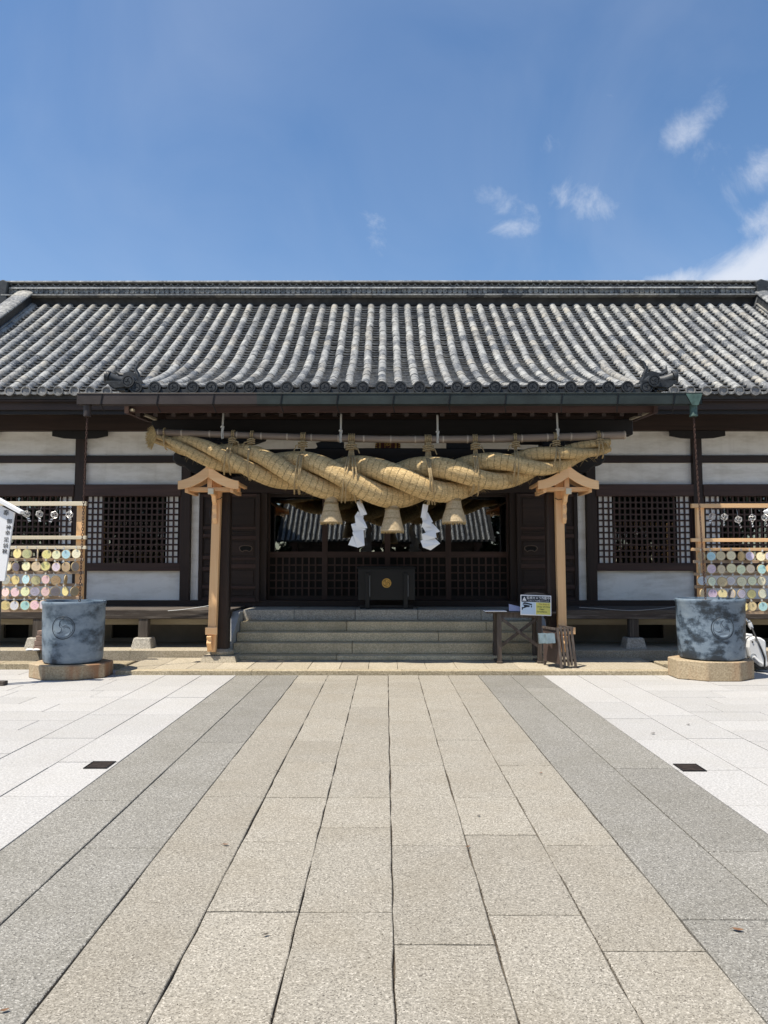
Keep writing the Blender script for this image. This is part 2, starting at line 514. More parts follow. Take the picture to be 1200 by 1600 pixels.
# ------------------------------------------------------------------ mesh builder
class MB:
    def __init__(self):
        self.v, self.f, self.m, self.uv = [], [], [], {}

    def add(self, verts, faces, mi=0, mat=None):
        o = len(self.v)
        for p in verts:
            p = Vector(p)
            self.v.append(mat @ p if mat is not None else p)
        for fc in faces:
            self.f.append(tuple(o + i for i in fc))
            self.m.append(mi)
        return o

    def box(self, x0, x1, y0, y1, z0, z1, mi=0, mat=None):
        v = [(x, y, z) for z in (z0, z1) for y in (y0, y1) for x in (x0, x1)]
        f = [(0, 2, 3, 1), (4, 5, 7, 6), (0, 1, 5, 4), (2, 6, 7, 3), (0, 4, 6, 2), (1, 3, 7, 5)]
        self.add(v, f, mi, mat)
        return self

    def cbox(self, c, s, mi=0, mat=None):
        return self.box(c[0] - s[0] / 2, c[0] + s[0] / 2, c[1] - s[1] / 2, c[1] + s[1] / 2, c[2] - s[2] / 2, c[2] + s[2] / 2, mi, mat)

    def bar(self, p, q, w, h, mi=0, upv=None):
        """box beam from p to q, width w (sideways), height h."""
        p, q = Vector(p), Vector(q)
        d = q - p
        L = d.length
        d.normalize()
        upv = Vector(upv) if upv is not None else Vector((0, 0, 1))
        if abs(d.dot(upv)) > .98:
            upv = Vector((0, 1, 0))
        sx = d.cross(upv).normalized()
        u = sx.cross(d)
        v = [p + sx * (a * w / 2) + u * (b * h / 2) + d * (c * L) for c in (0, 1) for b in (-1, 1) for a in (-1, 1)]
        f = [(0, 1, 3, 2), (4, 6, 7, 5), (0, 4, 5, 1), (2, 3, 7, 6), (0, 2, 6, 4), (1, 5, 7, 3)]
        self.add(v, f, mi)
        return self

    def tube(self, pts, r, seg=8, mi=0, cap=True, uv=False):
        pts = [Vector(p) for p in pts]
        n = len(pts)
        rs = r if isinstance(r, (list, tuple)) else [r] * n
        tang = [(pts[min(i + 1, n - 1)] - pts[max(i - 1, 0)]).normalized() for i in range(n)]
        ref = Vector((0, 0, 1)) if abs(tang[0].z) < .9 else Vector((0, 1, 0))
        nrm = tang[0].cross(ref).normalized()
        o = len(self.v)
        for i in range(n):
            nrm = (nrm - tang[i] * nrm.dot(tang[i])).normalized()
            bn = tang[i].cross(nrm)
            for j in range(seg):
                a = 2 * pi * j / seg
                self.v.append(pts[i] + (nrm * cos(a) + bn * sin(a)) * rs[i])
        s = 0.0
        for i in range(n - 1):
            ds = (pts[i + 1] - pts[i]).length
            for j in range(seg):
                k = (j + 1) % seg
                self.f.append((o + i * seg + j, o + i * seg + k, o + (i + 1) * seg + k, o + (i + 1) * seg + j))
                self.m.append(mi)
                if uv:
                    self.uv[len(self.f) - 1] = [(s, j / seg), (s, (j + 1) / seg), (s + ds, (j + 1) / seg), (s + ds, j / seg)]
            s += ds
        if cap:
            self.f.append(tuple(o + j for j in reversed(range(seg)))); self.m.append(mi)
            self.f.append(tuple(o + (n - 1) * seg + j for j in range(seg))); self.m.append(mi)
        return self

    def lathe(self, prof, seg=24, mi=0, center=(0, 0, 0), uv=False, closed=True):
        cx, cy, cz = center
        o = len(self.v)
        for (r, z) in prof:
            for j in range(seg):
                a = 2 * pi * j / seg
                self.v.append(Vector((cx + r * cos(a), cy + r * sin(a), cz + z)))
        for i in range(len(prof) - 1):
            for j in range(seg):
                k = (j + 1) % seg
                self.f.append((o + i * seg + j, o + i * seg + k, o + (i + 1) * seg + k, o + (i + 1) * seg + j)); self.m.append(mi)
                if uv:
                    self.uv[len(self.f) - 1] = [(j / seg, i), (( j + 1) / seg, i), ((j + 1) / seg, i + 1), (j / seg, i + 1)]
        if closed:
            self.f.append(tuple(o + j for j in reversed(range(seg)))); self.m.append(mi)
            self.f.append(tuple(o + (len(prof) - 1) * seg + j for j in range(seg))); self.m.append(mi)
        return self

    def prism(self, poly, y0, y1, mi=0, mat=None):
        """polygon in x-z extruded along y from y0 (front) to y1."""
        n = len(poly)
        v = [(x, y0, z) for x, z in poly] + [(x, y1, z) for x, z in poly]
        f = [tuple(range(n)), tuple(reversed(range(n, 2 * n)))]
        f += [(i, i + n, (i + 1) % n + n, (i + 1) % n) for i in range(n)]
        self.add(v, f, mi, mat)
        return self

    def prism_x(self, poly, x0, x1, mi=0):
        """polygon in y-z extruded along x."""
        n = len(poly)
        v = [(x0, y, z) for y, z in poly] + [(x1, y, z) for y, z in poly]
        f = [tuple(range(n)), tuple(reversed(range(n, 2 * n)))]
        f += [(i, i + n, (i + 1) % n + n, (i + 1) % n) for i in range(n)]
        self.add(v, f, mi)
        return self

    def mesh(self, name, mats, smooth=None):
        me = bpy.data.meshes.new(name)
        me.from_pydata([tuple(p) for p in self.v], [], self.f)
        for mt in (mats if isinstance(mats, (list, tuple)) else [mats]):
            me.materials.append(mt)
        if any(self.m):
            me.polygons.foreach_set('material_index', self.m)
        if self.uv:
            ul = me.uv_layers.new(name='UVMap')
            for pi_, uvs in self.uv.items():
                for li, c in zip(me.polygons[pi_].loop_indices, uvs):
                    ul.data[li].uv = c
        me.validate()
        bm = bmesh.new(); bm.from_mesh(me)
        bmesh.ops.recalc_face_normals(bm, faces=bm.faces)
        bm.to_mesh(me); bm.free()
        if smooth is not None:
            me.shade_smooth()
            me.set_sharp_from_angle(angle=radians(smooth))
        return me


def link(name, me, parent=None, loc=(0, 0, 0), rot=(0, 0, 0), bevel=0):
    o = bpy.data.objects.new(name, me)
    COL.objects.link(o)
    o.parent = parent
    o.location = loc
    o.rotation_euler = rot
    if bevel:
        b = o.modifiers.new('bevel', 'BEVEL')
        b.width = bevel
        b.segments = 1
        b.limit_method = 'ANGLE'
    return o


def obj(name, mb, mats, parent=None, loc=(0, 0, 0), rot=(0, 0, 0), smooth=None, bevel=0, kind=None):
    o = link(name, mb.mesh(name, mats, smooth), parent, loc, rot, bevel)
    if kind:
        o['kind'] = kind
    return o


def tag(o, label, cat, group=None):
    o['label'] = label
    o['category'] = cat
    if group:
        o['group'] = group
    return o


def thing(name, label, cat, loc=(0, 0, 0), group=None, rot=(0, 0, 0)):
    o = bpy.data.objects.new(name, None)
    o.empty_display_size = .1
    COL.objects.link(o)
    o.location = loc
    o.rotation_euler = rot
    return tag(o, label, cat, group)


def structure(name, label=None):
    o = bpy.data.objects.new(name, None)
    COL.objects.link(o)
    o['kind'] = 'structure'
    if label:
        o['label'] = label
    return o


def text_mesh(body, size, depth=0.0006):
    cu = bpy.data.curves.new('lettering', 'FONT')
    cu.body = body
    cu.size = size
    cu.extrude = depth
    cu.resolution_u = 3
    cu.align_x = 'CENTER'
    cu.align_y = 'CENTER'
    o = bpy.data.objects.new('lettering', cu)
    COL.objects.link(o)
    bpy.context.view_layer.update()
    dg = bpy.context.evaluated_depsgraph_get()
    me = bpy.data.meshes.new_from_object(o.evaluated_get(dg))
    bpy.data.objects.remove(o)
    bpy.data.curves.remove(cu)
    return me


def lettering(body, size, mat, parent, loc, rot=(pi / 2, 0, 0), sx=1.0, bold=False):
    me = text_mesh(body, size)
    me.materials.clear()
    me.materials.append(mat)
    o = link('lettering', me, parent, loc, rot)
    o.scale = (sx, 1, 1)
    return o


def tomoe(R, n=10, spin=1, a0=90):
    """three comma outlines (x, z) inside a circle of radius R."""
    res = []
    for k in range(3):
        a = radians(a0 + 120 * k)
        left, right = [], []
        N = 14
        for i in range(N + 1):
            t = i / N
            ang = a + spin * radians(112) * t
            rc = R * (.50 + .40 * t)
            w = R * .37 * (1 - t) ** .85
            left.append(((rc + w) * cos(ang), (rc + w) * sin(ang)))
            right.append(((rc - w) * cos(ang), (rc - w) * sin(ang)))
        # rounded head
        h = Vector((R * .50 * cos(a), R * .50 * sin(a)))
        head = []
        for i in range(1, 6):
            b = a + pi * 0 - spin * pi * i / 6
            head.append((h.x + R * .36 * cos(b), h.y + R * .36 * sin(b)))
        poly = left[:-1] + list(reversed(right)) + list(reversed(head))
        res.append(poly)
    return res


def strip_poly(mb, poly, y0, y1, mi=0):
    mb.prism(poly, y0, y1, mi)


# ------------------------------------------------------------------ ground and paving
ground = MB()
ground.add([(-400, -400, -.03), (400, -400, -.03), (400, 400, -.03), (-400, 400, -.03)], [(0, 1, 2, 3)])
go = obj('ground', ground, M['ground'])
go['kind'] = 'structure'
bed = MB()
bed.box(-9.5, 9.5, -14, 13.4, -.027, -.016)
bo = obj('paving_bed', bed, M['joint'])
bo['kind'] = 'structure'


def slab(name, x0, x1, y0, y1, mat, parent, z=0.0, gap=.005, gapy=.0052, jit=.0025, step=.22, ch=.004, thick=.015):
    """a stone slab with slightly worn, wavering edges."""
    x0 += gap; x1 -= gap; y0 += gapy; y1 -= gapy

    def side(p, q):
        L = (Vector(q) - Vector(p)).length
        n = max(1, min(7, int(L / step)))
        r = []
        for i in range(n):
            t = i / n
            e = 0 if i == 0 else 1
            a = Vector(p).lerp(Vector(q), t)
            r.append((a.x + random.uniform(-jit, jit) * e, a.y + random.uniform(-jit, jit) * e))
        return r
    ring = side((x0, y0), (x1, y0)) + side((x1, y0), (x1, y1)) + side((x1, y1), (x0, y1)) + side((x0, y1), (x0, y0))
    cx, cy = (x0 + x1) / 2, (y0 + y1) / 2
    n = len(ring)
    mb = MB()
    t = random.uniform(-.0015, .0015)
    inner = []
    for (x, y) in ring:
        dx = ch if x < cx else -ch
        dy = ch if y < cy else -ch
        inner.append((x + (dx if abs(x - cx) > .4 * (x1 - x0) else 0) - cx, y + (dy if abs(y - cy) > .4 * (y1 - y0) else 0) - cy))
    mb.v = [Vector((x, y, z + t)) for x, y in inner] + [Vector((x - cx, y - cy, z + t - ch * .8)) for x, y in ring] + [Vector((x - cx, y - cy, z - thick)) for x, y in ring]
    mb.f = [tuple(range(n))] + [(i, (i + 1) % n, (i + 1) % n + n, i + n) for i in range(n)] + [(i + n, (i + 1) % n + n, (i + 1) % n + 2 * n, i + 2 * n) for i in range(n)]
    mb.m = [0] * len(mb.f)
    return obj(name, mb, mat, parent, (cx, cy, 0))


KERB = gD(1055)     # front line of the stone apron
path = structure('stone_path', 'wide granite path running straight up to the hall')
brown_joints = [
    [1067, 1102, 1155, 1245, 1640],
    [1062, 1084, 1123, 1158, 1192, 1246, 1315, 1424],
    [1072, 1105, 1154, 1246, 1293, 1425],
    [1066, 1090, 1126, 1196, 1321],
    [1064, 1108, 1156, 1246, 1304, 1429],
    [1083, 1130, 1196, 1320],
]


def strip(x0, x1, joints, mat, name, parent, far=KERB, near=-2.6, **kw):
    ys = [far] + [gD(j) for j in joints]
    while ys[-1] > near:
        ys.append(ys[-1] - random.uniform(.95, 1.45))
    for a, b in zip(ys, ys[1:]):
        slab(name, x0, x1, b, a, mat, parent, **kw)


for i in range(6):
    k = i - 3
    strip(.03 + .406 * k, .03 + .406 * (k + 1), brown_joints[i], M['slab_brown'], 'granite_slab', path, gap=.0036, jit=.0042, step=.13)
greyL = [[1098, 1251, 1560], [1078, 1160, 1325, 1700]]
greyR = [[1090, 1158, 1436], [1075, 1200, 1330, 1640]]
strip(-2.03, -1.61, greyL[0], M['slab_grey'], 'grey_granite_slab', path, gap=.004)
strip(-1.61, -1.188, greyL[1], M['slab_grey'], 'grey_granite_slab', path, gap=.004)
strip(1.248, 1.685, greyR[0], M['slab_grey'], 'grey_granite_slab', path, gap=.004)
strip(1.685, 2.13, greyR[1], M['slab_grey'], 'grey_granite_slab', path, gap=.004)

white = structure('white_paving', 'pale granite paving on both sides of the path')
LK = gD(1041.5)      # front of the hall's long stone ledge
for sgn, e0, e1, e2 in ((-1, -2.03, -2.50, -2.99), (1, 2.13, 2.60, 3.09)):
    for (a, b) in ((e0, e1), (e1, e2)):
        y = KERB + (0 if a == e0 else .0)
        y = y - random.uniform(.35, .8)
        ys = [KERB]
        while ys[-1] > 2.2:
            ys.append(ys[-1] - random.uniform(.82, 1.05))
        for p, q in zip(ys, ys[1:]):
            slab('white_slab', min(a, b), max(a, b), q, p, M['slab_white'], white, gap=.0042, jit=.001, step=.5, ch=.002)
    D0 = LK
    row = 0
    while D0 > 3.9:
        D1 = D0 - .435
        x = abs(e2) + 0.0
        xs = [x, x + random.uniform(.35, 1.1)]
        lim = 603 / F * D0 + .6
        while xs[-1] < lim + .3:
            xs.append(xs[-1] + random.uniform(.9, 1.15))
        for p, q in zip(xs, xs[1:]):
            # behind the apron corner the row is shorter
            slab('white_slab', min(sgn * p, sgn * q), max(sgn * p, sgn * q), D1, D0, M['slab_white'], white, gap=.0042, jit=.001, step=.6, ch=.002)
        D0 = D1
# outer field, beyond the edge of the view: plain sheets of the same paving
fld = MB()
for sx in (-1, 1):
    fld.box(sx * 9.4, sx * 9.45, 3.5, 3.55, -.016, -.004)
    a, b = (2.0, 9.4)
    fld.box(min(sx * 2.15, sx * 9.4), max(sx * 2.15, sx * 9.4), -13.5, 1.2, -.0155, -.002)
fo = obj('outer_paving', fld, M['slab_white'])
fo['kind'] = 'structure'

# stone apron in front of the steps (raised one low kerb)
AZ = .06
AX0, AX1 = -3.68, 3.92
SF = gD(1032, AZ)            # foot of the steps
apron = structure('stone_apron', 'low tan stone apron in front of the steps')
x = AX0
while x < AX1 - .1:
    w = min(random.uniform(.38, .46), AX1 - x)
    if AX1 - x - w < .2:
        w = AX1 - x
    slab('apron_slab', x, x + w, KERB + .17, SF + .35, M['stone_tan'], apron, z=AZ, gap=.003, jit=.002, thick=.07)
    x += w
x = AX0
for w in (1.85, 2.05, 1.7, 2.0):
    slab('kerb_stone', x, x + w, KERB, KERB + .17, M['stone_tan_rough'], apron, z=AZ, gap=.002, jit=.008, step=.12, thick=.075, ch=.008)
    x += w

# long stone ledge under the hall, two low tiers
ledge = structure('stone_ledge', 'two tier stone ledge along the foot of the hall')
L1Z, L2Z = .085, .17
L2D = gD(1029, L2Z)
for sx in (-1, 1):
    x = 3.70 if sx < 0 else 3.94
    while x < 9.2:
        w = random.uniform(1.2, 1.9)
        slab('ledge_stone', min(sx * x, sx * (x + w)), max(sx * x, sx * (x + w)), LK, L2D + .1, M['stone_tan_rough'], ledge, z=L1Z, gap=.003, jit=.012, step=.13, thick=.1, ch=.012)
        x += w
    x = 2.62
    while x < 9.2:
        w = random.uniform(1.3, 2.0)
        slab('ledge_stone', min(sx * x, sx * (x + w)), max(sx * x, sx * (x + w)), max(L2D, SF + .36) + .004, 13.9, M['stone_tan'], ledge, z=L2Z, gap=.003, jit=.004, thick=.17, ch=.008)
        x += w

# ------------------------------------------------------------------ stone steps
DW = 13.8
steps = thing('stone_steps', 'broad flight of five tan stone steps under the porch', 'steps', (0, SF, AZ))
nose_y = [1024.7, 1005, 988.5, 971.4, 952.8]
nose_D = [SF + .02, SF + .29, SF + .56, SF + .83, SF + 1.10]
SX0, SX1 = wx(358, 1010, SF), wx(853, 1010, SF)
prevz = AZ
FLOOR = wz(952.8, nose_D[-1])
joints_px = [[290 + 690 / 2.927, 800], [290 + 762 / 2.927, 770], [290 + 1157 / 2.927], [290 + 737 / 2.927, 760], [290 + 495 / 2.927, 290 + 775 / 2.927, 290 + 1062 / 2.927, 752]]
for i in range(5):
    z = wz(nose_y[i], nose_D[i])
    xs = [SX0] + [wx(j, 1000, nose_D[i]) for j in joints_px[i]] + [SX1]
    for a, b in zip(xs, xs[1:]):
        mb = MB().box(a + .003, b - .003, nose_D[i], (nose_D[i + 1] + .12 if i < 4 else DW - .1), prevz - (.0 if i else 0) + .002, z)
        o = obj('step_stone', mb, M['stone_grey'] if i in (4,) else M['stone_step'], steps, bevel=.008)
        o.location = (0, -SF, -AZ)
    prevz = z
for sx in (0, 1):
    xa = SX0 - .13 if sx == 0 else SX1 + .005
    poly = [(SF + .0, AZ), (SF + .02, .22), (SF + .86, FLOOR - .02), (SF + 1.5, FLOOR - .02), (SF + 1.5, AZ)]
    o = obj('cheek_stone', MB().prism_x(poly, xa, xa + .125), M['cheek'], steps, bevel=.006)
    o.location = (0, -SF, -AZ)

# ------------------------------------------------------------------ the hall
HC = .05            # centre line of the hall
hall = thing('shrine_hall', 'long white walled shrine hall of dark timber under grey tiled roof', 'shrine hall', (HC, DW, 0))
HI = Matrix.Translation((HC, DW, 0)).inverted()


def part(name, mb, mats, parent=None, **kw):
    """A part of the hall given in world coordinates."""
    o = obj(name, mb, mats, parent if parent is not None else hall, **kw)
    if parent is None:
        o.location = (-HC, -DW, 0)
    return o


# --- roof profile
DM, DR, DP, DJ = 12.50, 16.9, 10.72, 14.3
S_ = .267
KX = -.062
ZM0 = wz(611, DM)
ZR = wz(473, DR)


def zmain(D):
    t = (D - DM) / (DR - DM)
    return ZM0 + (ZR - ZM0) * (.88 * t + .12 * t * t)


ZP = wz(606.5, DP)
sl = (zmain(DJ + .01) - zmain(DJ - .01)) / .02


def zporch(D):
    if D >= DJ:
        return zmain(D)
    h = DJ - DP
    t = (D - DP) / h
    m0, m1 = .20 * h, sl * h
    return (2 * t ** 3 - 3 * t ** 2 + 1) * ZP + (t ** 3 - 2 * t ** 2 + t) * m0 + (-2 * t ** 3 + 3 * t ** 2) * zmain(DJ) + (t ** 3 - t ** 2) * m1


def arc_points(zf, d0, d1, step):
    """points along the profile from d0 (eave) to d1 at equal arc length."""
    N = 400
    ds = [d0 + (d1 - d0) * i / N for i in range(N + 1)]
    zs = [zf(d) for d in ds]
    acc_ = [0]
    for i in range(N):
        acc_.append(acc_[-1] + sqrt((ds[i + 1] - ds[i]) ** 2 + (zs[i + 1] - zs[i]) ** 2))
    n = max(1, round(acc_[-1] / step))
    res, j = [], 0
    for i in range(n + 1):
        s = acc_[-1] * i / n
        while j < N - 1 and acc_[j + 1] < s:
            j += 1
        t = (s - acc_[j]) / max(1e-9, acc_[j + 1] - acc_[j])
        res.append((ds[j] + (ds[j + 1] - ds[j]) * t, zs[j] + (zs[j + 1] - zs[j]) * t))
    return res


K0, K1 = -13, 14                  # porch columns
KL, KR = -31, 32                  # all columns
PEX0, PEX1 = KX + (K0 - .55) * S_, KX + (K1 + .55) * S_
RX0, RX1 = KX + (KL - .6) * S_, KX + (KR + .6) * S_

# roof bed: main sheet and porch sheet, solid boards
def sheet(zf, d0, d1, x0, x1, top, th, n=26):
    pr = [(d0 + (d1 - d0) * i / n) for i in range(n + 1)]
    poly = [(d, zf(d) + top) for d in pr] + [(d, zf(d) + top - th) for d in reversed(pr)]
    return MB().prism_x(poly, x0, x1)


roof = part('roof', sheet(zmain, DM + .03, DR, RX0, RX1, -.045, .10), M['bed'])
rp = MB()
# porch bed in strips, as its soffit is dark board
poly_n = 26
b = sheet(zporch, DP + .03, DJ + .3, PEX0, PEX1, -.05, .07)
porch_bed = part('porch_roof', b, M['bed'])
# rear slope closing the hall
rear = MB()
rear.add([(RX0, DR, ZR - .05), (RX1, DR, ZR - .05), (RX1, 21.3, ZM0 - .05), (RX0, 21.3, ZM0 - .05)], [(0, 1, 2, 3)])
part('rear_roof', rear, M['tile_dark'])

# --- round tiles
TL = .30


def half_tile(L, r0, r1, seg=9, a0=-12, a1=192):
    mb = MB()
    pts = []
    for (y, r) in ((0, r0), (L, r1)):
        for j in range(seg + 1):
            a = radians(a0 + (a1 - a0) * j / seg)
            pts.append((r * cos(a), y, r * sin(a)))
    th = .014
    for j in range(seg + 1):
        a = radians(a0 + (a1 - a0) * j / seg)
        pts.append(((r0 - th) * cos(a), .001, (r0 - th) * sin(a)))
    n = seg + 1
    f = [(j, j + 1, j + 1 + n, j + n) for j in range(seg)] + [(j + 1, j, j + 2 * n, j + 1 + 2 * n) for j in range(seg)]
    mb.add(pts, f)
    return mb


tile_mb = half_tile(TL + .012, .0785, .0745)
tile_me = tile_mb.mesh('round_tile', M['tile'], 40)
rest = MB()
rows_single = {}
single = 0
for k in range(KL, KR + 1):
    porch = K0 <= k <= K1
    zf, d0 = (zporch, DP) if porch else (zmain, DM)
    pts = arc_points(zf, d0, DR - .22, TL)
    xk = KX + k * S_
    wob = random.uniform(0, 6)
    for i, (p, q) in enumerate(zip(pts, pts[1:])):
        ang = atan2(q[1] - p[1], q[0] - p[0])
        e = Euler((ang + random.uniform(-.012, .012), random.uniform(-.03, .03), random.uniform(-.012, .012)))
        loc = (xk + .006 * sin(i * .5 + wob) + random.uniform(-.004, .004), p[0], p[1] + random.uniform(-.004, .005))
        near = (porch and i < 8) or (not porch and i < 3 and abs(xk) < 6.9)
        if near and single < 296:
            o = link('round_tile', tile_me, roof)
            o.location = loc
            o.rotation_euler = e
            single += 1
        else:
            rest.add(tile_mb.v, tile_mb.f, 0, Matrix.Translation(loc) @ e.to_matrix().to_4x4())
o = obj('upper_round_tile', rest, M['tile'], roof, smooth=40, kind='stuff')

# --- pan tiles between the columns, each row stepping over the next
pans = MB()
for k in range(KL, KR):
    porch = K0 <= k < K1
    zf, d0 = (zporch, DP + .015) if porch else (zmain, DM + .015)
    pts = arc_points(zf, d0, DR - .2, .15)
    xc = KX + (k + .5) * S_
    hw = S_ / 2 - .045
    for (p, q) in zip(pts, pts[1:]):
        vs = []
        jz = random.uniform(-.004, .004)
        back = (p[0] + (q[0] - p[0]) * .85, p[1] + (q[1] - p[1]) * .85)
        # plate raised at its front, thin lip, and the hollow under it
        for (d, z, lift) in ((p[0] - .016, p[1], .052 + jz), (q[0], q[1], -.034 + jz), (p[0] - .012, p[1], .030 + jz), (back[0], back[1], -.034 + jz)):
            for u in (-1, -.5, 0, .5, 1):
                vs.append((xc + u * hw, d - (.012 * (1 - u * u) if lift > .0 else 0), z + lift - .020 * (1 - u * u)))
        fs = [(j, j + 1, j + 6, j + 5) for j in range(4)] + [(j + 1, j, j + 10, j + 11) for j in range(4)] + [(j + 11, j + 10, j + 15, j + 16) for j in range(4)]
        pans.add(vs, fs)
obj('pan_tile', pans, M['pan'], roof, kind='stuff')

# --- eave discs with a three-comma crest on the porch, plain ones on the main eave
def disc_mesh(crest):
    mb = MB()
    R = .088
    n = 20
    ring = []
    for (r, y) in ((R, .05), (R, 0), (R * .8, 0), (R * .78, .012)):
        ring.append([(r * cos(2 * pi * j / n), y, r * sin(2 * pi * j / n)) for j in range(n)])
    v = [p for rg in ring for p in rg]
    f = []
    for i in range(3):
        for j in range(n):
            f.append((i * n + j, i * n + (j + 1) % n, (i + 1) * n + (j + 1) % n, (i + 1) * n + j))
    f.append(tuple(3 * n + j for j in range(n)))
    f.append(tuple(reversed(range(n))))
    mb.add(v, f)
    if crest:
        for p in tomoe(R * .72, spin=-1, a0=random.uniform(0, 120)):
            mb.prism(p[::2], .004, .02)
    return mb


crest_me = [disc_mesh(True).mesh('eave_disc', M['tile_dark'], 35) for _ in range(4)]
plain_me = disc_mesh(False).mesh('eave_disc', M['pan'], 35)
for k in range(KL, KR + 1):
    porch = K0 <= k <= K1
    xk = KX + k * S_
    if porch:
        o = link('eave_disc', random.choice(crest_me), porch_bed, (xk, DP - .035, ZP + .008), (0, random.uniform(-.5, .5), 0))
    elif abs(xk) < 7.6:
        o = link('eave_disc', plain_me, roof, (xk, DM - .03, ZM0 + .002), (random.uniform(-.05, .05), 0, 0))
        o.scale = (.93, 1, .93)
# eave pan lips hanging between the discs
lip = MB()
for k in range(K0, K1):
    xc = KX + (k + .5) * S_
    w = S_ / 2 - .06
    top = [(xc + u * w, ZP + .012 - .028 * (1 - u * u)) for u in (-1, -.6, -.2, .2, .6, 1)]
    bot = [(xc + u * w, ZP - .055 - .030 * (1 - u * u)) for u in (1, .6, .2, -.2, -.6, -1)]
    lip.prism(top + bot, DP - .012, DP + .03)
obj('eave_lip_tile', lip, M['tile_dark'], porch_bed, kind='stuff')
lip = MB()
for k in range(KL, KR):
    if K0 - 1 <= k <= K1:
        continue
    xc = KX + (k + .5) * S_
    w = S_ / 2 - .05
    top = [(xc + u * w, ZM0 + .012 - .024 * (1 - u * u)) for u in (-1, -.6, -.2, .2, .6, 1)]
    bot = [(xc + u * w, ZM0 - .03 - .026 * (1 - u * u)) for u in (1, .6, .2, -.2, -.6, -1)]
    lip.prism(top + bot, DM - .012, DM + .03)
obj('eave_lip_tile', lip, M['tile'], roof, kind='stuff')

# --- porch roof side edges: barge board, edge roll and corner ornament
for s in (-1, 1):
    ex = PEX0 if s < 0 else PEX1
    ds = [DP + .02 + (DJ - .1 - DP) * i / 20 for i in range(21)]
    poly = [(d, zporch(d) + .0) for d in ds] + [(d, min(zporch(d) - .06, zmain(max(d, DM)) - .02 if d > DM else 9)) for d in reversed(ds)]
    part('barge_board', MB().prism_x(poly, ex - .02, ex + .02), M['tile_dark'])
    rb = MB()
    pp = [(ex + s * .02, d, zporch(d) + .035) for d in [DP + .02 + (2.6) * i / 14 for i in range(15)]]
    rb.tube(pp, .07, 10)
    part('edge_roll', rb, M['tile'], smooth=40)
    # corner ornament: stepped base, outward roll with its disc, curling horns
    orn = MB()
    zc = zporch(DP + .3)
    e2 = ex + s * .02
    orn.tube([(e2 - s * .10, DP + .22, zc + .05), (e2 + s * .16, DP + .16, zc + .085), (e2 + s * .27, DP + .12, zc + .12)], [.07, .072, .075], 12)
    orn.tube([(e2 + s * .265, DP + .125, zc + .118), (e2 + s * .305, DP + .12, zc + .128)], [.095, .095], 14)
    orn.prism([(e2 - s * .22, zc - .08), (e2 + s * .10, zc - .09), (e2 + s * .22, zc - .03), (e2 + s * .28, zc + .05), (e2 + s * .2, zc + .05), (e2 - s * .22, zc + .05)], DP + .02, DP + .24)
    orn.prism([(e2 - s * .22, zc - .02), (e2 + s * .14, zc - .06), (e2 + s * .30, zc + .03), (e2 - s * .2, zc + .02)], DP - .01, DP + .03)
    orn.tube([(e2 - s * .02, DP + .25, zc + .10), (e2 - s * .10, DP + .27, zc + .19), (e2 - s * .06, DP + .27, zc + .28), (e2 - s * .11, DP + .27, zc + .38), (e2 - s * .15, DP + .27, zc + .40)], [.042, .04, .026, .024, .014], 8)
    orn.tube([(e2 - s * .1, DP + .25, zc + .12), (e2 + s * .06, DP + .25, zc + .18), (e2 + s * .15, DP + .25, zc + .19), (e2 + s * .22, DP + .25, zc + .24), (e2 + s * .22, DP + .25, zc + .32)], [.04, .042, .034, .024, .006], 8)
    orn.prism([(e2 - s * .16, zc + .08), (e2 + s * .12, zc + .1), (e2 + s * .08, zc + .2), (e2 - s * .02, zc + .23), (e2 - s * .12, zc + .18)], DP + .18, DP + .34)
    orn.tube([(e2 - s * .06, DP + .0, zc + .03), (e2 - s * .05, DP + .3, zc + .09)], [.095, .075], 12)
    co = part('corner_ornament', orn, M['tile_dark'], smooth=40)
    link('eave_disc', crest_me[s], co, (e2 - s * .06, DP - .05, zc + .03))
    dd = link('eave_disc', crest_me[0], co, (e2 + s * .312, DP + .12, zc + .128), (0, 0, s * pi / 2))

# --- main ridge
ridge = part('ridge', MB().box(RX0, RX1, DR - .17, DR + .17, ZR - .12, ZR + .40), M['bed'])
ZB = ZR


def ridge_course(name, z0, z1, half, mat, pw):
    """a course of flat ridge tiles laid end to end."""
    mb = MB()
    x = RX0
    while x < RX1:
        w = pw * random.uniform(.9, 1.1)
        j = random.uniform(-.006, .006)
        mb.box(x + .002, min(x + w, RX1) - .002, DR - half + j, DR + half + j, z0 + j * .4, z1 + j * .4)
        x += w
    return obj(name, mb, mat, ridge, kind='stuff')


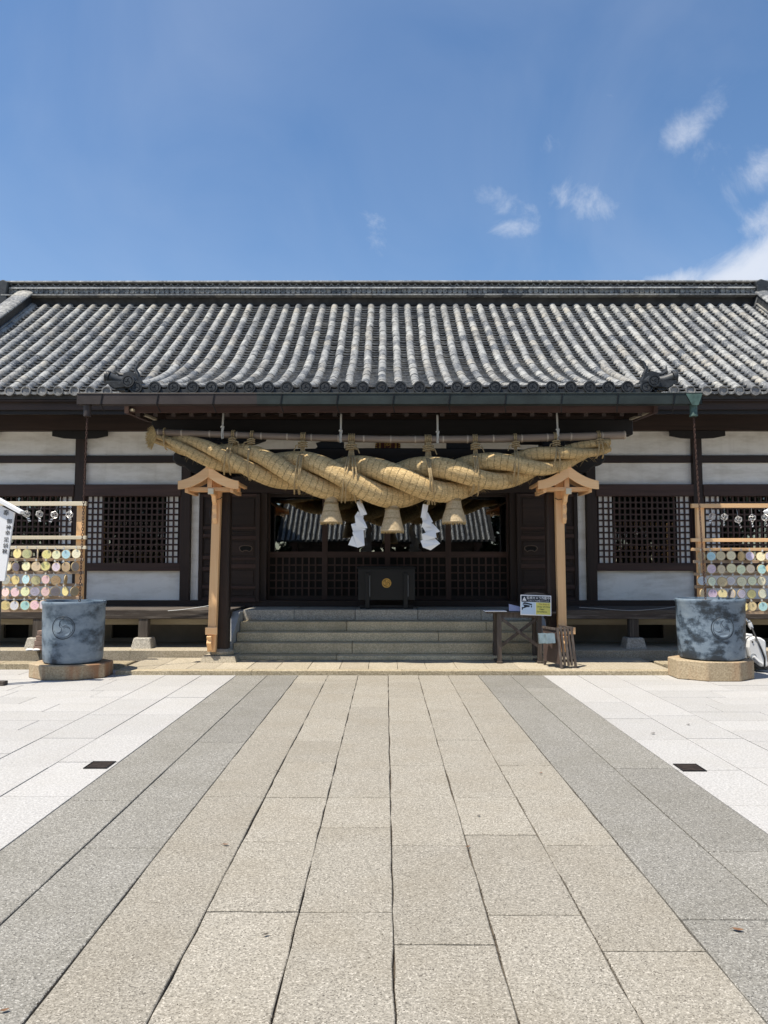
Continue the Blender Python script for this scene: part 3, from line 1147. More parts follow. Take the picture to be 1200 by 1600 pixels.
ridge_course('flat_ridge_tile', ZB + .055, ZB + .082, .34, M['tile'], .42)
ridge_course('flat_ridge_tile', ZB + .10, ZB + .125, .27, M['tile_dark'], .35)
ridge_course('flat_ridge_tile', ZB + .235, ZB + .262, .27, M['tile_light'], .33)
ridge_course('flat_ridge_tile', ZB + .272, ZB + .295, .25, M['tile_dark'], .33)
ridge_course('flat_ridge_tile', ZB + .385, ZB + .412, .27, M['tile_light'], .36)
dr = MB()
x = RX0 + .06
n = 12
while x < RX1:
    c = (x, DR - .20, ZB + .18)
    ringA = [(c[0] + .052 * cos(2 * pi * j / n), c[1] - .045, c[2] + .052 * sin(2 * pi * j / n)) for j in range(n)]
    ringB = [(c[0] + .040 * cos(2 * pi * j / n), c[1] - .045, c[2] + .040 * sin(2 * pi * j / n)) for j in range(n)]
    ringC = [(c[0] + .036 * cos(2 * pi * j / n), c[1] - .025, c[2] + .036 * sin(2 * pi * j / n)) for j in range(n)]
    ringD = [(c[0] + .055 * cos(2 * pi * j / n), c[1] + .03, c[2] + .055 * sin(2 * pi * j / n)) for j in range(n)]
    f = []
    for (a, bq) in ((3, 0), (0, 1), (1, 2)):
        f += [(a * n + j, a * n + (j + 1) % n, bq * n + (j + 1) % n, bq * n + j) for j in range(n)]
    f.append(tuple(2 * n + j for j in range(n)))
    dr.add(ringA + ringB + ringC + ringD, f)
    x += .112
obj('ridge_disc', dr, M['tile'], ridge, kind='stuff')
wv = MB()
x = RX0 + .08
while x < RX1 - .1:
    pts = [(x + .075 * cos(radians(180 + 180 * i / 6)), DR - .205, ZB + .375 + .068 * sin(radians(180 + 180 * i / 6))) for i in range(7)]
    wv.tube(pts, .012, 5)
    x += .155
obj('ridge_wave_tile', wv, M['tile'], ridge, kind='stuff')
cap = MB()
x = RX0
while x < RX1:
    w = random.uniform(.29, .33)
    cap.add(tile_mb.v, tile_mb.f, 0, Matrix.Translation((min(x + w, RX1), DR, ZB + .40)) @ Euler((0, 0, pi / 2)).to_matrix().to_4x4() @ Matrix.Diagonal((1.6, w / TL, .9, 1)))
    x += w
obj('cap_tile', cap, M['tile_light'], ridge, smooth=40, kind='stuff')
# ridge end blocks
for s, ex in ((-1, wx(14, 450, DR)), (1, RX1 - .35)):
    e = MB()
    e.prism([(ex - s * .20, ZB - .25), (ex + s * .10, ZB - .20), (ex + s * .22, ZB + .02), (ex + s * .12, ZB + .26), (ex + s * .16, ZB + .36), (ex - s * .02, ZB + .42), (ex - s * .14, ZB + .36), (ex - s * .10, ZB + .1)], DR - .34, DR + .34)
    part('ridge_end_tile', e, M['tile_dark'], bevel=.02)

# --- descending ridges
for s, px in ((-1, 47), (1, 1183)):
    xk = wx(px, 462, DR)
    e = MB()
    ds = [DM + .25 + (DR - .30 - DM - .25) * i / 16 for i in range(17)]
    poly = [(d, zmain(d) + .36) for d in ds] + [(d, zmain(d) - .02) for d in reversed(ds)]
    dk = part('descending_ridge', MB().prism_x(poly, xk - .17, xk + .17), M['tile_dark'])
    pts = arc_points(lambda d: zmain(d) + .34, DM + .2, DR - .28, .33)
    for p, q in zip(pts, pts[1:]):
        ang = atan2(q[1] - p[1], q[0] - p[0])
        mt = Euler((ang, 0, 0)).to_matrix().to_4x4() @ Matrix.Diagonal((2.1, .345 / TL, .85, 1))
        o = link('ridge_cover_tile', tile_me, dk, (xk, p[0], p[1]), (ang, 0, 0))
        o.scale = (2.6, 1.12, .75)
    for q in (.10,):
        obj('ridge_side_tile', MB().prism_x([(d, zmain(d) + q + .025) for d in ds] + [(d, zmain(d) + q) for d in reversed(ds)], xk - .21, xk + .21), M['tile'], dk)

# --- eaves: soffit boards, rafters, fascia, gutter
fas = MB().box(RX0, RX1, DM + .11, DM + .15, wz(638, DM), wz(615, DM))
part('eave_fascia', fas, M['wood_x'])
fas = MB().box(RX0, RX1, DM + .155, DM + .19, wz(644, DM), wz(637.5, DM))
part('eave_fillet', fas, M['black_x'])
raf = MB()
k = RX0
while k < RX1:
    raf.bar((k, DM + .20, zmain(DM + .20) - .24), (k, DW + .1, zmain(DW + .1) - .24), .07, .09)
    k += .262
part('rafter', raf, M['wood_y'])
sof = sheet(zmain, DM + .05, DW + .3, RX0, RX1, -.16, .03, 10)
part('soffit_board', sof, M['wood_x'])

# porch eave
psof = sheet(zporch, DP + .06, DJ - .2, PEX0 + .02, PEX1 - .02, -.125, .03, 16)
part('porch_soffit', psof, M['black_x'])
part('porch_fascia', MB().box(PEX0, PEX1, DP + .11, DP + .15, wz(642, DP), wz(613, DP)), M['red_x'])
praf = MB()
k = PEX0 + .12
while k < PEX1:
    praf.bar((k, DP + .155, wz(645, DP + .08)), (k, 12.4, wz(645, DP + .08) + .36), .06, .075)
    k += .257
part('porch_rafter', praf, M['wood_y'])
for s in (-1, 1):
    ex = PEX0 if s < 0 else PEX1
    za = wz(640, DP + .1)
    e = MB().prism_x([(DP + .04, za + .10), (DP + .04, za - .06), (DP + 1.0, za + .0), (DM + .1, za + .12), (DM + .1, za + .32)], ex - .03, ex + .03)
    part('porch_side_board', e, M['red_x'])
    e = MB().bar(W(205 if s < 0 else 1025, 640, DP + .06), W(243 if s < 0 else 985, 655, DP + .75), .05, .03)
    part('porch_edge_strip', e, M['pale_board'])
# gutter: open box in two stretches, brown and green
gx0, gxm, gx1 = wx(122, 620, DP - .12), wx(402, 620, DP - .12), wx(1095, 620, DP - .12)
gz0, gz1 = wz(632, DP - .12), wz(615.5, DP - .12)
for (a, b_, mat, dark) in ((gx0, gxm, M['gutter_brown'], 0), (gxm, gx1, M['gutter_green'], 1)):
    g = MB()
    yf, yb = DP - .16, DP - .02
    g.box(a, b_, yf, yf + .006, gz0, gz1)
    g.box(a, b_, yb - .006, yb, gz0, gz1 - .02)
    g.box(a, b_, yf + .006, yb - .006, gz0, gz0 + .006)
    g.tube([(a, yf, gz1), (b_, yf, gz1)], .008, 6)
    ex = a if not dark else b_
    g.box(ex - .006, ex + .0, yf, yb, gz0, gz1)
    gut = part('gutter', g, mat)
    x = a + .35
    while x < b_ - .1:
        br = MB()
        br.bar((x, yf - .006, gz1), (x - .02, yf - .006, gz0 - .0), .012, .006, 0, (0, 1, 0))
        br.bar((x - .02, yf - .004, gz0), (x + .01, yf + .10, gz0 - .10), .014, .008)
        obj('gutter_bracket', br, M['iron'], gut)
        x += .78
    # outlet
    ox = a + .12 if not dark else b_ - .10
    ou = MB()
    mt = M['gutter_brown'] if not dark else M['verdigris']
    if dark:
        ou.prism([(ox - .13, gz1 - .01), (ox + .10, gz1 - .01), (ox + .04, gz0 - .02), (ox - .05, gz0 - .02)], yf - .012, yf - .0065)
        ou.lathe([(.052, 0), (.05, -.13), (.058, -.15), (.058, -.165)], 14, 0, (ox, DP - .09, gz0 - .0))
    else:
        ou.lathe([(.052, 0), (.052, -.14), (.052, -.16)], 14, 0, (ox, DP - .09, gz0))
    obj('downspout', ou, mt, gut, smooth=50)
    # rain chain (a thing of its own)
    tx = wx(112, 940, 10.45) if not dark else wx(1110, 940, 10.4)
    top = Vector((ox, DP - .09, gz0 - .16))
    bot = Vector((tx + (.08 if not dark else -.02), 10.5, .80))
    ch = MB()
    N = 74
    for i in range(N):
        c = top.lerp(bot, i / N)
        rot = Matrix.Rotation((i % 2) * pi / 2 + .4, 4, 'Z')
        ring = [Matrix.Translation(c) @ rot @ Vector((.012 * cos(2 * pi * j / 6), 0, -.012 + .026 * sin(2 * pi * j / 6))) for j in range(6)]
        ch.tube(ring + [ring[0]], .0055, 4, 0, False)
    tag(obj('rain_chain', ch, M['rust']), 'rusty rain chain hanging from the %s into a blue grey tub' % ('green copper spout' if dark else 'brown gutter spout'), 'rain chain')

# --- facade timber and plaster
def cx(x):
    return wx(x, 800, DW)


def box_px(x0, x1, y0, y1, d0, d1, D=DW):
    """box whose front face covers the pixel rectangle at distance D."""
    return MB().box(wx(x0, 800, D), wx(x1, 800, D), d0, d1, wz(y1, D), wz(y0, D))


BACK = DW + .16
mirror = lambda x: 1213.5 - x
top_beam = part('eave_beam', MB().box(RX0, RX1, DW - .10, DW + .14, wz(673, DW - .1), wz(645, DW - .1)), M['wood_x'], bevel=.008)
cols = [-47, 125, 291.5, mirror(291.5), mirror(125), mirror(-47), -219, mirror(-219)]
for c in cols:
    w = 15
    part('column', box_px(c - w / 2, c + w / 2, 675, 948, DW - .085, DW + .085), M['wood_z'], bevel=.008)
    if c in (291.5, mirror(291.5)):
        continue
    bl = MB()
    zt, zb = wz(675, DW), wz(687, DW)
    X = cx(c)
    bl.prism([(X - .50, zt), (X - .50, zb + .05), (X - .3, zb + .01), (X, zb - .005), (X + .3, zb + .01), (X + .50, zb + .05), (X + .5, zt)], DW - .12, DW - .088)
    part('boat_bracket', bl, M['black_x'])
spans = [(-219, -47), (-47, 125), (125, 291.5), (mirror(291.5), mirror(125)), (mirror(125), mirror(-47)), (mirror(-47), mirror(-219))]
for (a, b_) in spans:
    a += 7.5
    b_ -= 7.5
    part('plaster_panel', box_px(a, b_, 673, 712, DW + .0, DW + .05), M['plaster'])
    part('rail', box_px(a, b_, 712, 723.5, DW - .045, DW + .06), M['wood_x'], bevel=.005)
    part('plaster_panel', box_px(a, b_, 723.5, 757.5, DW + .0, DW + .05), M['plaster'])
    part('lintel', box_px(a, b_, 757.5, 776, DW - .10, DW + .06), M['red_x'], bevel=.006)
    part('sill_rail', box_px(a, b_, 879.5, 892, DW - .075, DW + .06), M['red_x'], bevel=.006)
    part('plaster_panel', box_px(a, b_, 892, 938, DW + .0, DW + .05), M['plaster'])
    # lattice window
    win = part('lattice_window', box_px(a, a + 4, 776, 879.5, DW - .03, DW + .05), M['red_z'])
    obj('frame', box_px(b_ - 4, b_, 776, 879.5, DW - .03, DW + .05), M['red_z'], win)
    la = MB()
    X0, X1, Z0, Z1 = cx(a + 4), cx(b_ - 4), wz(879.5, DW), wz(776, DW)
    nv, nh = 18, 11
    for i in range(nv):
        xx = X0 + (X1 - X0) * (i + .0) / (nv - 1)
        la.box(xx - .0145, xx + .0145, DW - .03, DW - .006, Z0, Z1)
    for i in range(1, nh):
        zz = Z0 + (Z1 - Z0) * i / nh
        la.box(X0, X1, DW - .0255, DW - .008, zz - .015, zz + .015)
    obj('lattice', la, M['red_z'], win)
    for (p, q) in ((X0, X0 + (X1 - X0) * .155), (X1 - (X1 - X0) * .14, X1)):
        obj('side_screen', MB().box(p, q, DW - .004, DW + .01, Z0, Z1), M['paper_white'], win)
    gl = MB().box(X0 + (X1 - X0) * .145, X1 - (X1 - X0) * .145, DW + .06, DW + .065, Z0, Z1)
    obj('glass_or_board_pane', gl, M['glass'], win)
# sills and ground beam along the facade
part('ground_sill', MB().box(RX0, RX1, DW - .11, DW + .10, FLOOR - .05, wz(938, DW - .1)), M['wood_x'], bevel=.006)
# central bay: white strips, panelled walls, folded door leaves, jambs
zt0 = wz(757.5, DW)
part('rail', box_px(299, mirror(299), 712, 723.5, DW - .045, DW + .06), M['wood_x'], bevel=.005)
part('plaster_panel', box_px(299, mirror(299), 673, 712, DW, DW + .05), M['plaster'])
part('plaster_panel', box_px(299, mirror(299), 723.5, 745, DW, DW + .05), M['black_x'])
part('door_lintel', box_px(299, mirror(299), 745, 771, DW - .10, DW + .06), M['wood_x'], bevel=.006)


def panelled(x0, x1, rails, dfront, sx, hole=None):
    """a dark framed leaf: stiles, rails and recessed panels; pixel coordinates on the left, mirrored for sx=1."""
    fx = (lambda x: x) if sx < 0 else mirror
    A, B = sorted((fx(x0), fx(x1)))
    lf = part('door_leaf', box_px(A, B, 771, 941, dfront + .035, dfront + .05, dfront), M['wood_z'])
    for (p, q) in ((A, A + 5.5), (B - 5.5, B)):
        obj('stile', box_px(p, q, 771, 941, dfront, dfront + .034, dfront), M['wood_z'], lf, bevel=.004)
    for (y0, y1) in rails:
        obj('door_rail', box_px(A + 5.5, B - 5.5, y0, y1, dfront + .004, dfront + .034, dfront), M['red_x'], lf, bevel=.004)
    ys = [r for pr in rails for r in pr]
    for (y0, y1) in zip(ys[1::2], ys[2::2]):
        if y1 - y0 > 8:
            obj('door_panel', box_px(A + 9, B - 9, y0 + 3, y1 - 3, dfront + .022, dfront + .034, dfront), M['wood_x'], lf, bevel=.008)
    if hole:
        hx, hy = hole
        c = W(fx(hx), hy, dfront + .015)
        fan = []
        for i in range(9):
            t = radians(20 + 140 * i / 8)
            fan.append((.105 * cos(t), .035 + .03 * sin(t)))
        for p in ((-.115, .02), (-.10, -.02), (-.06, -.045), (-.035, -.028), (0, -.022), (.035, -.028), (.06, -.045), (.10, -.02), (.115, .02)):
            fan.append(p)
        rim = MB().tube([(c.x + x, c.y, c.z + z) for x, z in fan] + [(c.x + fan[0][0], c.y, c.z + fan[0][1])], .011, 6, 0, False)
        obj('hand_hole_rim', rim, M['pale_rim'], lf)
        obj('hand_hole_shade', MB().prism([(c.x + x, c.z + z) for x, z in fan], c.y - .0005, c.y + .008), M['void'], lf)  # no real cut-out: near-black plate painted for the shade inside it
    return lf


M['pale_rim'] = m_plain('worn brown rim', (.14, .10, .075), .6, .2, 20)
for s in (-1, 1):
    fx = (lambda x: x) if s < 0 else mirror
    A, B = sorted((fx(299.5), fx(311)))
    part('plaster_strip', box_px(A, B, 771, 938, DW + .0, DW + .05), M['plaster'])
    panelled(311.5, 346, [(771, 776), (822, 827), (834, 840), (868, 874), (886, 892), (914, 920), (934, 941)], DW - .03, s)
    panelled(353, 406, [(771, 776), (823, 827), (837, 843), (871, 875), (881, 888), (916, 920), (934, 941)], DW - .14, s, (384, 858))
    A, B = sorted((fx(346), fx(353)))
    part('jamb', box_px(A, B, 771, 941, DW - .06, DW + .06), M['wood_z'], bevel=.005)
    A, B = sorted((fx(407), fx(418)))
    part('jamb', box_px(A, B, 771, 941, DW - .07, DW + .30), M['wood_z'], bevel=.005)

# glazed sliding doors, set back
GD = DW + .18
edges = [418, 508, 605.5, 700, 795]
for a, b_ in zip(edges, edges[1:]):
    dz0, dz1 = FLOOR - .005, wz(771, DW) + .02
    Xa, Xb = wx(a, 800, GD), wx(b_, 800, GD)
    dd = part('sliding_door', MB().box(Xa, Xa + .05, GD - .02, GD + .02, dz0, dz1), M['red_z'])
    obj('stile', MB().box(Xb - .05, Xb, GD - .02, GD + .02, dz0, dz1), M['red_z'], dd)
    zr = (wz(871, GD), wz(862, GD))
    obj('door_rail', MB().box(Xa + .05, Xb - .05, GD - .022, GD + .018, zr[0], zr[1]), M['red_x'], dd)
    obj('door_rail', MB().box(Xa + .05, Xb - .05, GD - .022, GD + .018, dz0, wz(931, GD)), M['wood_x'], dd)
    obj('door_rail', MB().box(Xa + .05, Xb - .05, GD - .022, GD + .018, dz1 - .07, dz1), M['wood_x'], dd)
    obj('glass_or_board_pane', MB().box(Xa + .05, Xb - .05, GD - .003, GD + .003, zr[1], dz1 - .07), M['glass'], dd)
    la = MB()
    z0, z1 = wz(931, GD), zr[0]
    for i in range(1, 8):
        xx = Xa + .05 + (Xb - Xa - .1) * i / 8
        la.box(xx - .014, xx + .014, GD - .015, GD + .012, z0, z1)
    for i in range(1, 5):
        zz = z0 + (z1 - z0) * i / 5
        la.box(Xa + .05, Xb - .05, GD - .0125, GD + .009, zz - .013, zz + .013)
    obj('lattice', la, M['red_z'], dd)
    obj('glass_or_board_pane', MB().box(Xa + .05, Xb - .05, GD + .013, GD + .018, z0, z1), M['glass_dull'] if 'glass_dull' in M else M['void'], dd)  # near-black board added behind the lower lattice, no glass here
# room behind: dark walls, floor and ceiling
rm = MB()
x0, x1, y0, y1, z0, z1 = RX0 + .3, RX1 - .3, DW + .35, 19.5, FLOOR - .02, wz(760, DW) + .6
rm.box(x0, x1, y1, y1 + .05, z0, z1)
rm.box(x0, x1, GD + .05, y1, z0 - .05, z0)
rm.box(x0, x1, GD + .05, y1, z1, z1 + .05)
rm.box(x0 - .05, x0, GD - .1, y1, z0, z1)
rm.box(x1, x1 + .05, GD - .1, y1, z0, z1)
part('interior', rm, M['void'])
ew = MB()
for s in (-1, 1):
    ew.box(*sorted((s * 8.1, s * 8.2)), DW, 20, 0, 4.4)
ew.box(-8.1, 8.1, 19.9, 20, 0, 4.4)
part('end_wall', ew, M['plaster'])

# --- veranda
VD = 12.36
VZ = wz(953, VD)
for s in (-1, 1):
    xi = (SX0 - .14) if s < 0 else (SX1 + .14)
    xo = s * 8.6
    a, b_ = sorted((xi, xo))
    dk = part('veranda', MB().box(a, b_, VD + .12, DW - .11, VZ - .05, VZ - .005), M['weather_x'])
    obj('edge_beam', MB().box(a, b_, VD, VD + .12, wz(967, VD), VZ), M['weather_x'], dk, bevel=.006)
    obj('under_board', MB().box(a, b_, VD + .30, VD + .34, wz(976, VD + .3), wz(967.5, VD + .3)), M['pale_board'], dk)
    px_posts = [225, 60, -90] if s < 0 else [989, 1150, 1300]
    for p in px_posts:
        X = wx(p, 985, VD + .07)
        po = obj('veranda_post', MB().box(X - .075, X + .075, VD + .01, VD + .15, .33, wz(967, VD) - .002), M['weather_z'], dk, bevel=.006)
        st = MB()
        v = [(X + u * q, VD + .08 + w * q, z) for (q, z) in ((.17, L2Z - .03), (.13, .335)) for (u, w) in ((-1, -1), (1, -1), (1, 1), (-1, 1))]
        st.add(v, [(3, 2, 1, 0), (4, 5, 6, 7), (0, 1, 5, 4), (1, 2, 6, 5), (2, 3, 7, 6), (3, 0, 4, 7)])
        obj('base_stone', st, M['stone_grey'], po, bevel=.012)
    # foundation wall with dark vents
    FD = 13.35
    vents = [(-60, -20), (5, 44), (174, 215)] if s < 0 else [(996, 1036), (1163, 1205), (1250, 1290)]
    xs = [a] + [wx(v, 985, FD) for pr in vents for v in pr] + [b_]
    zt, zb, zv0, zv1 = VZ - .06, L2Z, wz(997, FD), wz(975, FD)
    fw = MB()
    for i in range(0, len(xs), 2):
        fw.box(xs[i], xs[i + 1], FD, FD + .08, zb, zt)
    for i in range(1, len(xs) - 1, 2):
        fw.box(xs[i], xs[i + 1], FD, FD + .08, zb, zv0)
        fw.box(xs[i], xs[i + 1], FD, FD + .08, zv1, zt)
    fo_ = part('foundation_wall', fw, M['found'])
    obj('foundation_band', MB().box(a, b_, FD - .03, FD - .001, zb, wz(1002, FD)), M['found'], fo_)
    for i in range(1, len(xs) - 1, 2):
        obj('vent_shade', MB().box(xs[i] - .01, xs[i + 1] + .01, FD + .10, FD + .13, zv0 - .02, zv1 + .02), M['void'], fo_)  # near-black sheet stands in for the shade behind the opening

# --- porch frame: pillars, rainbow beam, brackets
PD = SF - .02
for s, px in ((-1, 347), (1, 866)):
    X = wx(px, 1000, PD)
    zt = wz(672, PD)
    pl = part('porch_pillar', MB().box(X - .105, X + .105, PD - .105, PD + .105, .22, zt), M['wood_z'], bevel=.025)
    bs = MB()
    bs.lathe([(.165, .0), (.185, .03), (.185, .06), (.15, .085), (.125, .10)], 20, 0, (X, PD, AZ + .085))
    bs.add([(X + u * q, PD + w * q, z) for (q, z) in ((.27, AZ - .005), (.235, AZ + .09)) for (u, w) in ((-1, -1), (1, -1), (1, 1), (-1, 1))],
           [(3, 2, 1, 0), (4, 5, 6, 7), (0, 1, 5, 4), (1, 2, 6, 5), (2, 3, 7, 6), (3, 0, 4, 7)])
    obj('base_stone', bs, M['stone_tan'], pl, smooth=35)
    # carved nosing past the pillar
    c = W(308 if s < 0 else 907, 724, PD)
    ns = MB()
    o_ = [(0, .10), (-.10, .13), (-.20, .10), (-.26, .17), (-.34, .15), (-.36, .05), (-.30, -.03), (-.20, -.05), (-.10, -.13), (.10, -.18), (.62, -.20), (.62, .10)]
    poly = [(c.x + s * -1 * x, c.z + z) for x, z in o_]
    if s < 0:
        poly = [(c.x + x, c.z + z) for x, z in o_]
    ns.prism(poly, PD - .09, PD + .09)
    part('carved_nosing', ns, M['black_x'], bevel=.02)
    # bracket stack between beam and purlin
    cap_ = MB()
    cap_.cbox((X, PD, wz(697, PD)), (.34, .34, .13))
    cap_.prism([(X - .62, wz(682, PD)), (X + .62, wz(682, PD)), (X + .62, wz(688, PD)), (X + .45, wz(694, PD)), (X - .45, wz(694, PD)), (X - .62, wz(688, PD))], PD - .09, PD + .09)
    part('bracket_block', cap_, M['black_x'], bevel=.01)
Xl, Xr = wx(347, 700, PD) + .1, wx(866, 700, PD) - .1
kb = MB()
N = 20
tp = [(Xl + (Xr - Xl) * i / N, wz(704.5, PD) + .03 * sin(pi * i / N)) for i in range(N + 1)]
bt = [(Xl + (Xr - Xl) * i / N, wz(741, PD) + .05 * sin(pi * i / N)) for i in reversed(range(N + 1))]
kb.prism(tp + bt, PD - .10, PD + .10)
part('rainbow_beam', kb, M['black_x'], bevel=.012)
part('porch_purlin', MB().box(wx(240, 660, PD), wx(985, 660, PD), PD - .11, PD + .11, wz(681, PD), wz(657, PD)), M['black_x'], bevel=.01)
for px in (513, 722):
    X = wx(px, 700, PD)
    z0 = wz(704, PD)
    sy = 1 if px < 600 else -1
    fr = MB().prism([(X - .22 , z0), (X - .16, z0 + .05), (X - .19, z0 + .11), (X - .08, z0 + .14), (X + .02, z0 + .13), (X + .10, z0 + .18), (X + .24, z0 + .17), (X + .24, z0)] if sy > 0 else
                    [(X + .22, z0), (X + .16, z0 + .05), (X + .19, z0 + .11), (X + .08, z0 + .14), (X - .02, z0 + .13), (X - .10, z0 + .18), (X - .24, z0 + .17), (X - .24, z0)], PD - .06, PD + .06)
    part('frog_leg_strut', fr, M['black_x'], bevel=.01)
for px in (347, 866):
    X = wx(px, 700, PD)
    part('tie_beam', MB().box(X - .08, X + .08, PD + .11, DW - .05, wz(715, PD), wz(690, PD)), M['wood_y'])

# name plaque over the doors, seen between pole and beam
PLD = PD + .35
c = W(606, 698, PLD)
plq = thing('name_plaque', 'dark red and gold name plaque over the doors behind the bamboo pole', 'plaque', (c.x, PLD, c.z))
obj('plaque_board', MB().box(-.12, .12, 0, .04, -.22, .11), M['lacquer_red'], plq)
for s in (-1, 1):
    obj('gold_strip', MB().box(s * .125 - .014, s * .125 + .014, -.006, .04, -.22, .11), M['gold'], plq)
    fr = MB().prism([(s * .14, -.22), (s * .17, -.20), (s * .205, -.1), (s * .20, .03), (s * .165, .085), (s * .14, .11)], 0, .05)
    obj('plaque_frame', fr, M['lacquer_red'], plq)
    for zz in (.05, .02, -.01, -.04):
        obj('gold_trim', MB().bar((s * .165, -.002, zz - .008), (s * .20, -.002, zz + .004), .008, .01), M['gold'], plq)
lettering('阿', .125, M['gold'], plq, (0, -.004, .028))
lettering('阿', .125, M['gold'], plq, (.003, -.003, .029))

# ------------------------------------------------------------------ straw rope
RD = 11.08
ctr = [(236, 683), (262, 690), (300, 701), (350, 714), (400, 724), (450, 735.5), (500, 743), (550, 749), (600, 754), (650, 753), (700, 748), (750, 741), (800, 732), (850, 722), (900, 708.5), (935, 700), (952, 695)]
cp = [W(x, y, RD) for x, y in ctr]
rope = thing('straw_rope', 'huge twisted straw rope hung across the porch below the bamboo pole', 'straw rope', tuple(W(606, 754, RD)))
RO = Vector(rope.location)


def interp(pts, xs, x):
    for i in range(len(xs) - 1):
        if x <= xs[i + 1] or i == len(xs) - 2:
            t = (x - xs[i]) / (xs[i + 1] - xs[i])
            i0, i3 = max(i - 1, 0), min(i + 2, len(xs) - 1)
            p0, p1, p2, p3 = pts[i0], pts[i], pts[i + 1], pts[i3]
            return .5 * ((2 * p1) + (p2 - p0) * t + (2 * p0 - 5 * p1 + 4 * p2 - p3) * t * t + (3 * p1 - p0 - 3 * p2 + p3) * t ** 3)


cxs = [p.x for p in cp]
X_L, X_R = cxs[0], cxs[-1]
rad_tab = [(-3.45, .055), (-3.2, .075), (-2.9, .15), (-2.3, .20), (-1.6, .25), (-.9, .29), (-.3, .315), (.3, .32), (.9, .30), (1.5, .255), (2.1, .215), (2.6, .165), (2.95, .12), (3.3, .085)]


def rad_at(x):
    for (a, ra), (b_, rb_) in zip(rad_tab, rad_tab[1:]):
        if x <= b_:
            t = max(0, min(1, (x - a) / (b_ - a)))
            t = t * t * (3 - 2 * t) * .4 + t * .6
            return ra + (rb_ - ra) * t
    return rad_tab[-1][1]


PITCH = 2.78
NR, SEG = 420, 22
phase0 = 0.0
# a hump of the middle strand sits at px 517
Xh = wx(563, 718, RD)
for k in range(3):
    mb = MB()
    pts, rs = [], []
    for i in range(NR + 1):
        x = X_L + (X_R - X_L) * i / NR
        c = interp(cp, cxs, x)
        R = rad_at(x)
        # twist tightens a little towards the thin ends
        u = (x - Xh)
        ph = 2 * pi * (u / PITCH + .030 * u * abs(u) / 2.0) + 2 * pi * k / 3
        R *= 1.0
        offr = R * .66
        pts.append(c + Vector((0, -sin(ph) * offr * 1.0, cos(ph) * offr)))
        rs.append(R * .495)
    # twisted tube with binding bulges
    o0 = len(mb.v)
    s = 0.0
    S_acc = [0.0]
    for i in range(NR):
        S_acc.append(S_acc[-1] + (pts[i + 1] - pts[i]).length)
    tang = [(pts[min(i + 1, NR)] - pts[max(i - 1, 0)]).normalized() for i in range(NR + 1)]
    nrm = tang[0].cross(Vector((0, 0, 1))).normalized()
    for i in range(NR + 1):
        nrm = (nrm - tang[i] * nrm.dot(tang[i])).normalized()
        bn = tang[i].cross(nrm)
        bul = 1 + .016 * abs(sin(pi * (S_acc[i] / .088 + .5))) ** .5
        for j in range(SEG):
            a = 2 * pi * j / SEG
            nn = 1 + .035 * noise.noise(Vector((S_acc[i] * 3 + k * 9, cos(a) * 2.2, sin(a) * 2.2)))
            mb.v.append(pts[i] + (nrm * cos(a) + bn * sin(a)) * rs[i] * bul * nn - RO)
    for i in range(NR):
        for j in range(SEG):
            q = (j + 1) % SEG
            mb.f.append((o0 + i * SEG + j, o0 + i * SEG + q, o0 + (i + 1) * SEG + q, o0 + (i + 1) * SEG + j)); mb.m.append(0)
            mb.uv[len(mb.f) - 1] = [(S_acc[i] + k * .04, j / SEG), (S_acc[i] + k * .04, (j + 1) / SEG), (S_acc[i + 1] + k * .04, (j + 1) / SEG), (S_acc[i + 1] + k * .04, j / SEG)]
    mb.f.append(tuple(o0 + NR * SEG + j for j in range(SEG))); mb.m.append(0)
    mb.f.append(tuple(o0 + j for j in reversed(range(SEG)))); mb.m.append(0)
    obj('strand', mb, M['straw'], rope, smooth=60)

# loose straws sticking out
ls = MB()


def straw(p, d, L, r):
    d = Vector(d).normalized()
    q = p + d * L * .55 + Vector((0, 0, -.06 * L))
    e = p + d * L + Vector((0, 0, -.22 * L))
    ls.tube([p - RO, q - RO, e - RO], [r, r * .9, r * .4], 3, 0, False)


for i in range(420):
    x = random.uniform(X_L + .2, X_R - .1)
    c = interp(cp, cxs, x)
    R = rad_at(x)
    a = random.choice((random.uniform(-pi, pi), random.uniform(-2.4, -.7)))
    dirv = Vector((0, -cos(a), sin(a)))
    t = Vector((random.choice((-1, 1)) * random.uniform(.5, 2.2), 0, 0))
    straw(c + dirv * R * random.uniform(.88, 1.0), dirv + t, random.uniform(.04, .10), .0018)
# brush of straw at the thin end
e = W(240, 681, RD - .07)
for i in range(620):
    a = random.uniform(0, 2 * pi)
    sp = .25 + 1.0 * random.random() ** .6
    d = Vector((-.55 - .25 * random.random(), -.35 - .4 * abs(sin(a)), 0)) + Vector((.25 * cos(a * 2), -sin(a) * .5, cos(a))) * sp
    straw(e + Vector((.03, -sin(a) * .03, cos(a) * .035)), d, random.uniform(.09, .165), .0042)
e = W(948, 696, RD)
for i in range(260):
    a = random.uniform(0, 2 * pi)
    sp = random.random() ** .5
    d = Vector((1, -sin(a) * sp * .18, cos(a) * sp * .18 + .1))
    straw(e + Vector((-.14, -sin(a) * sp * .085, cos(a) * sp * .085)), d, random.uniform(.1, .16), .005)
obj('loose_straw', ls, M['straw_bit'], rope, kind='stuff')

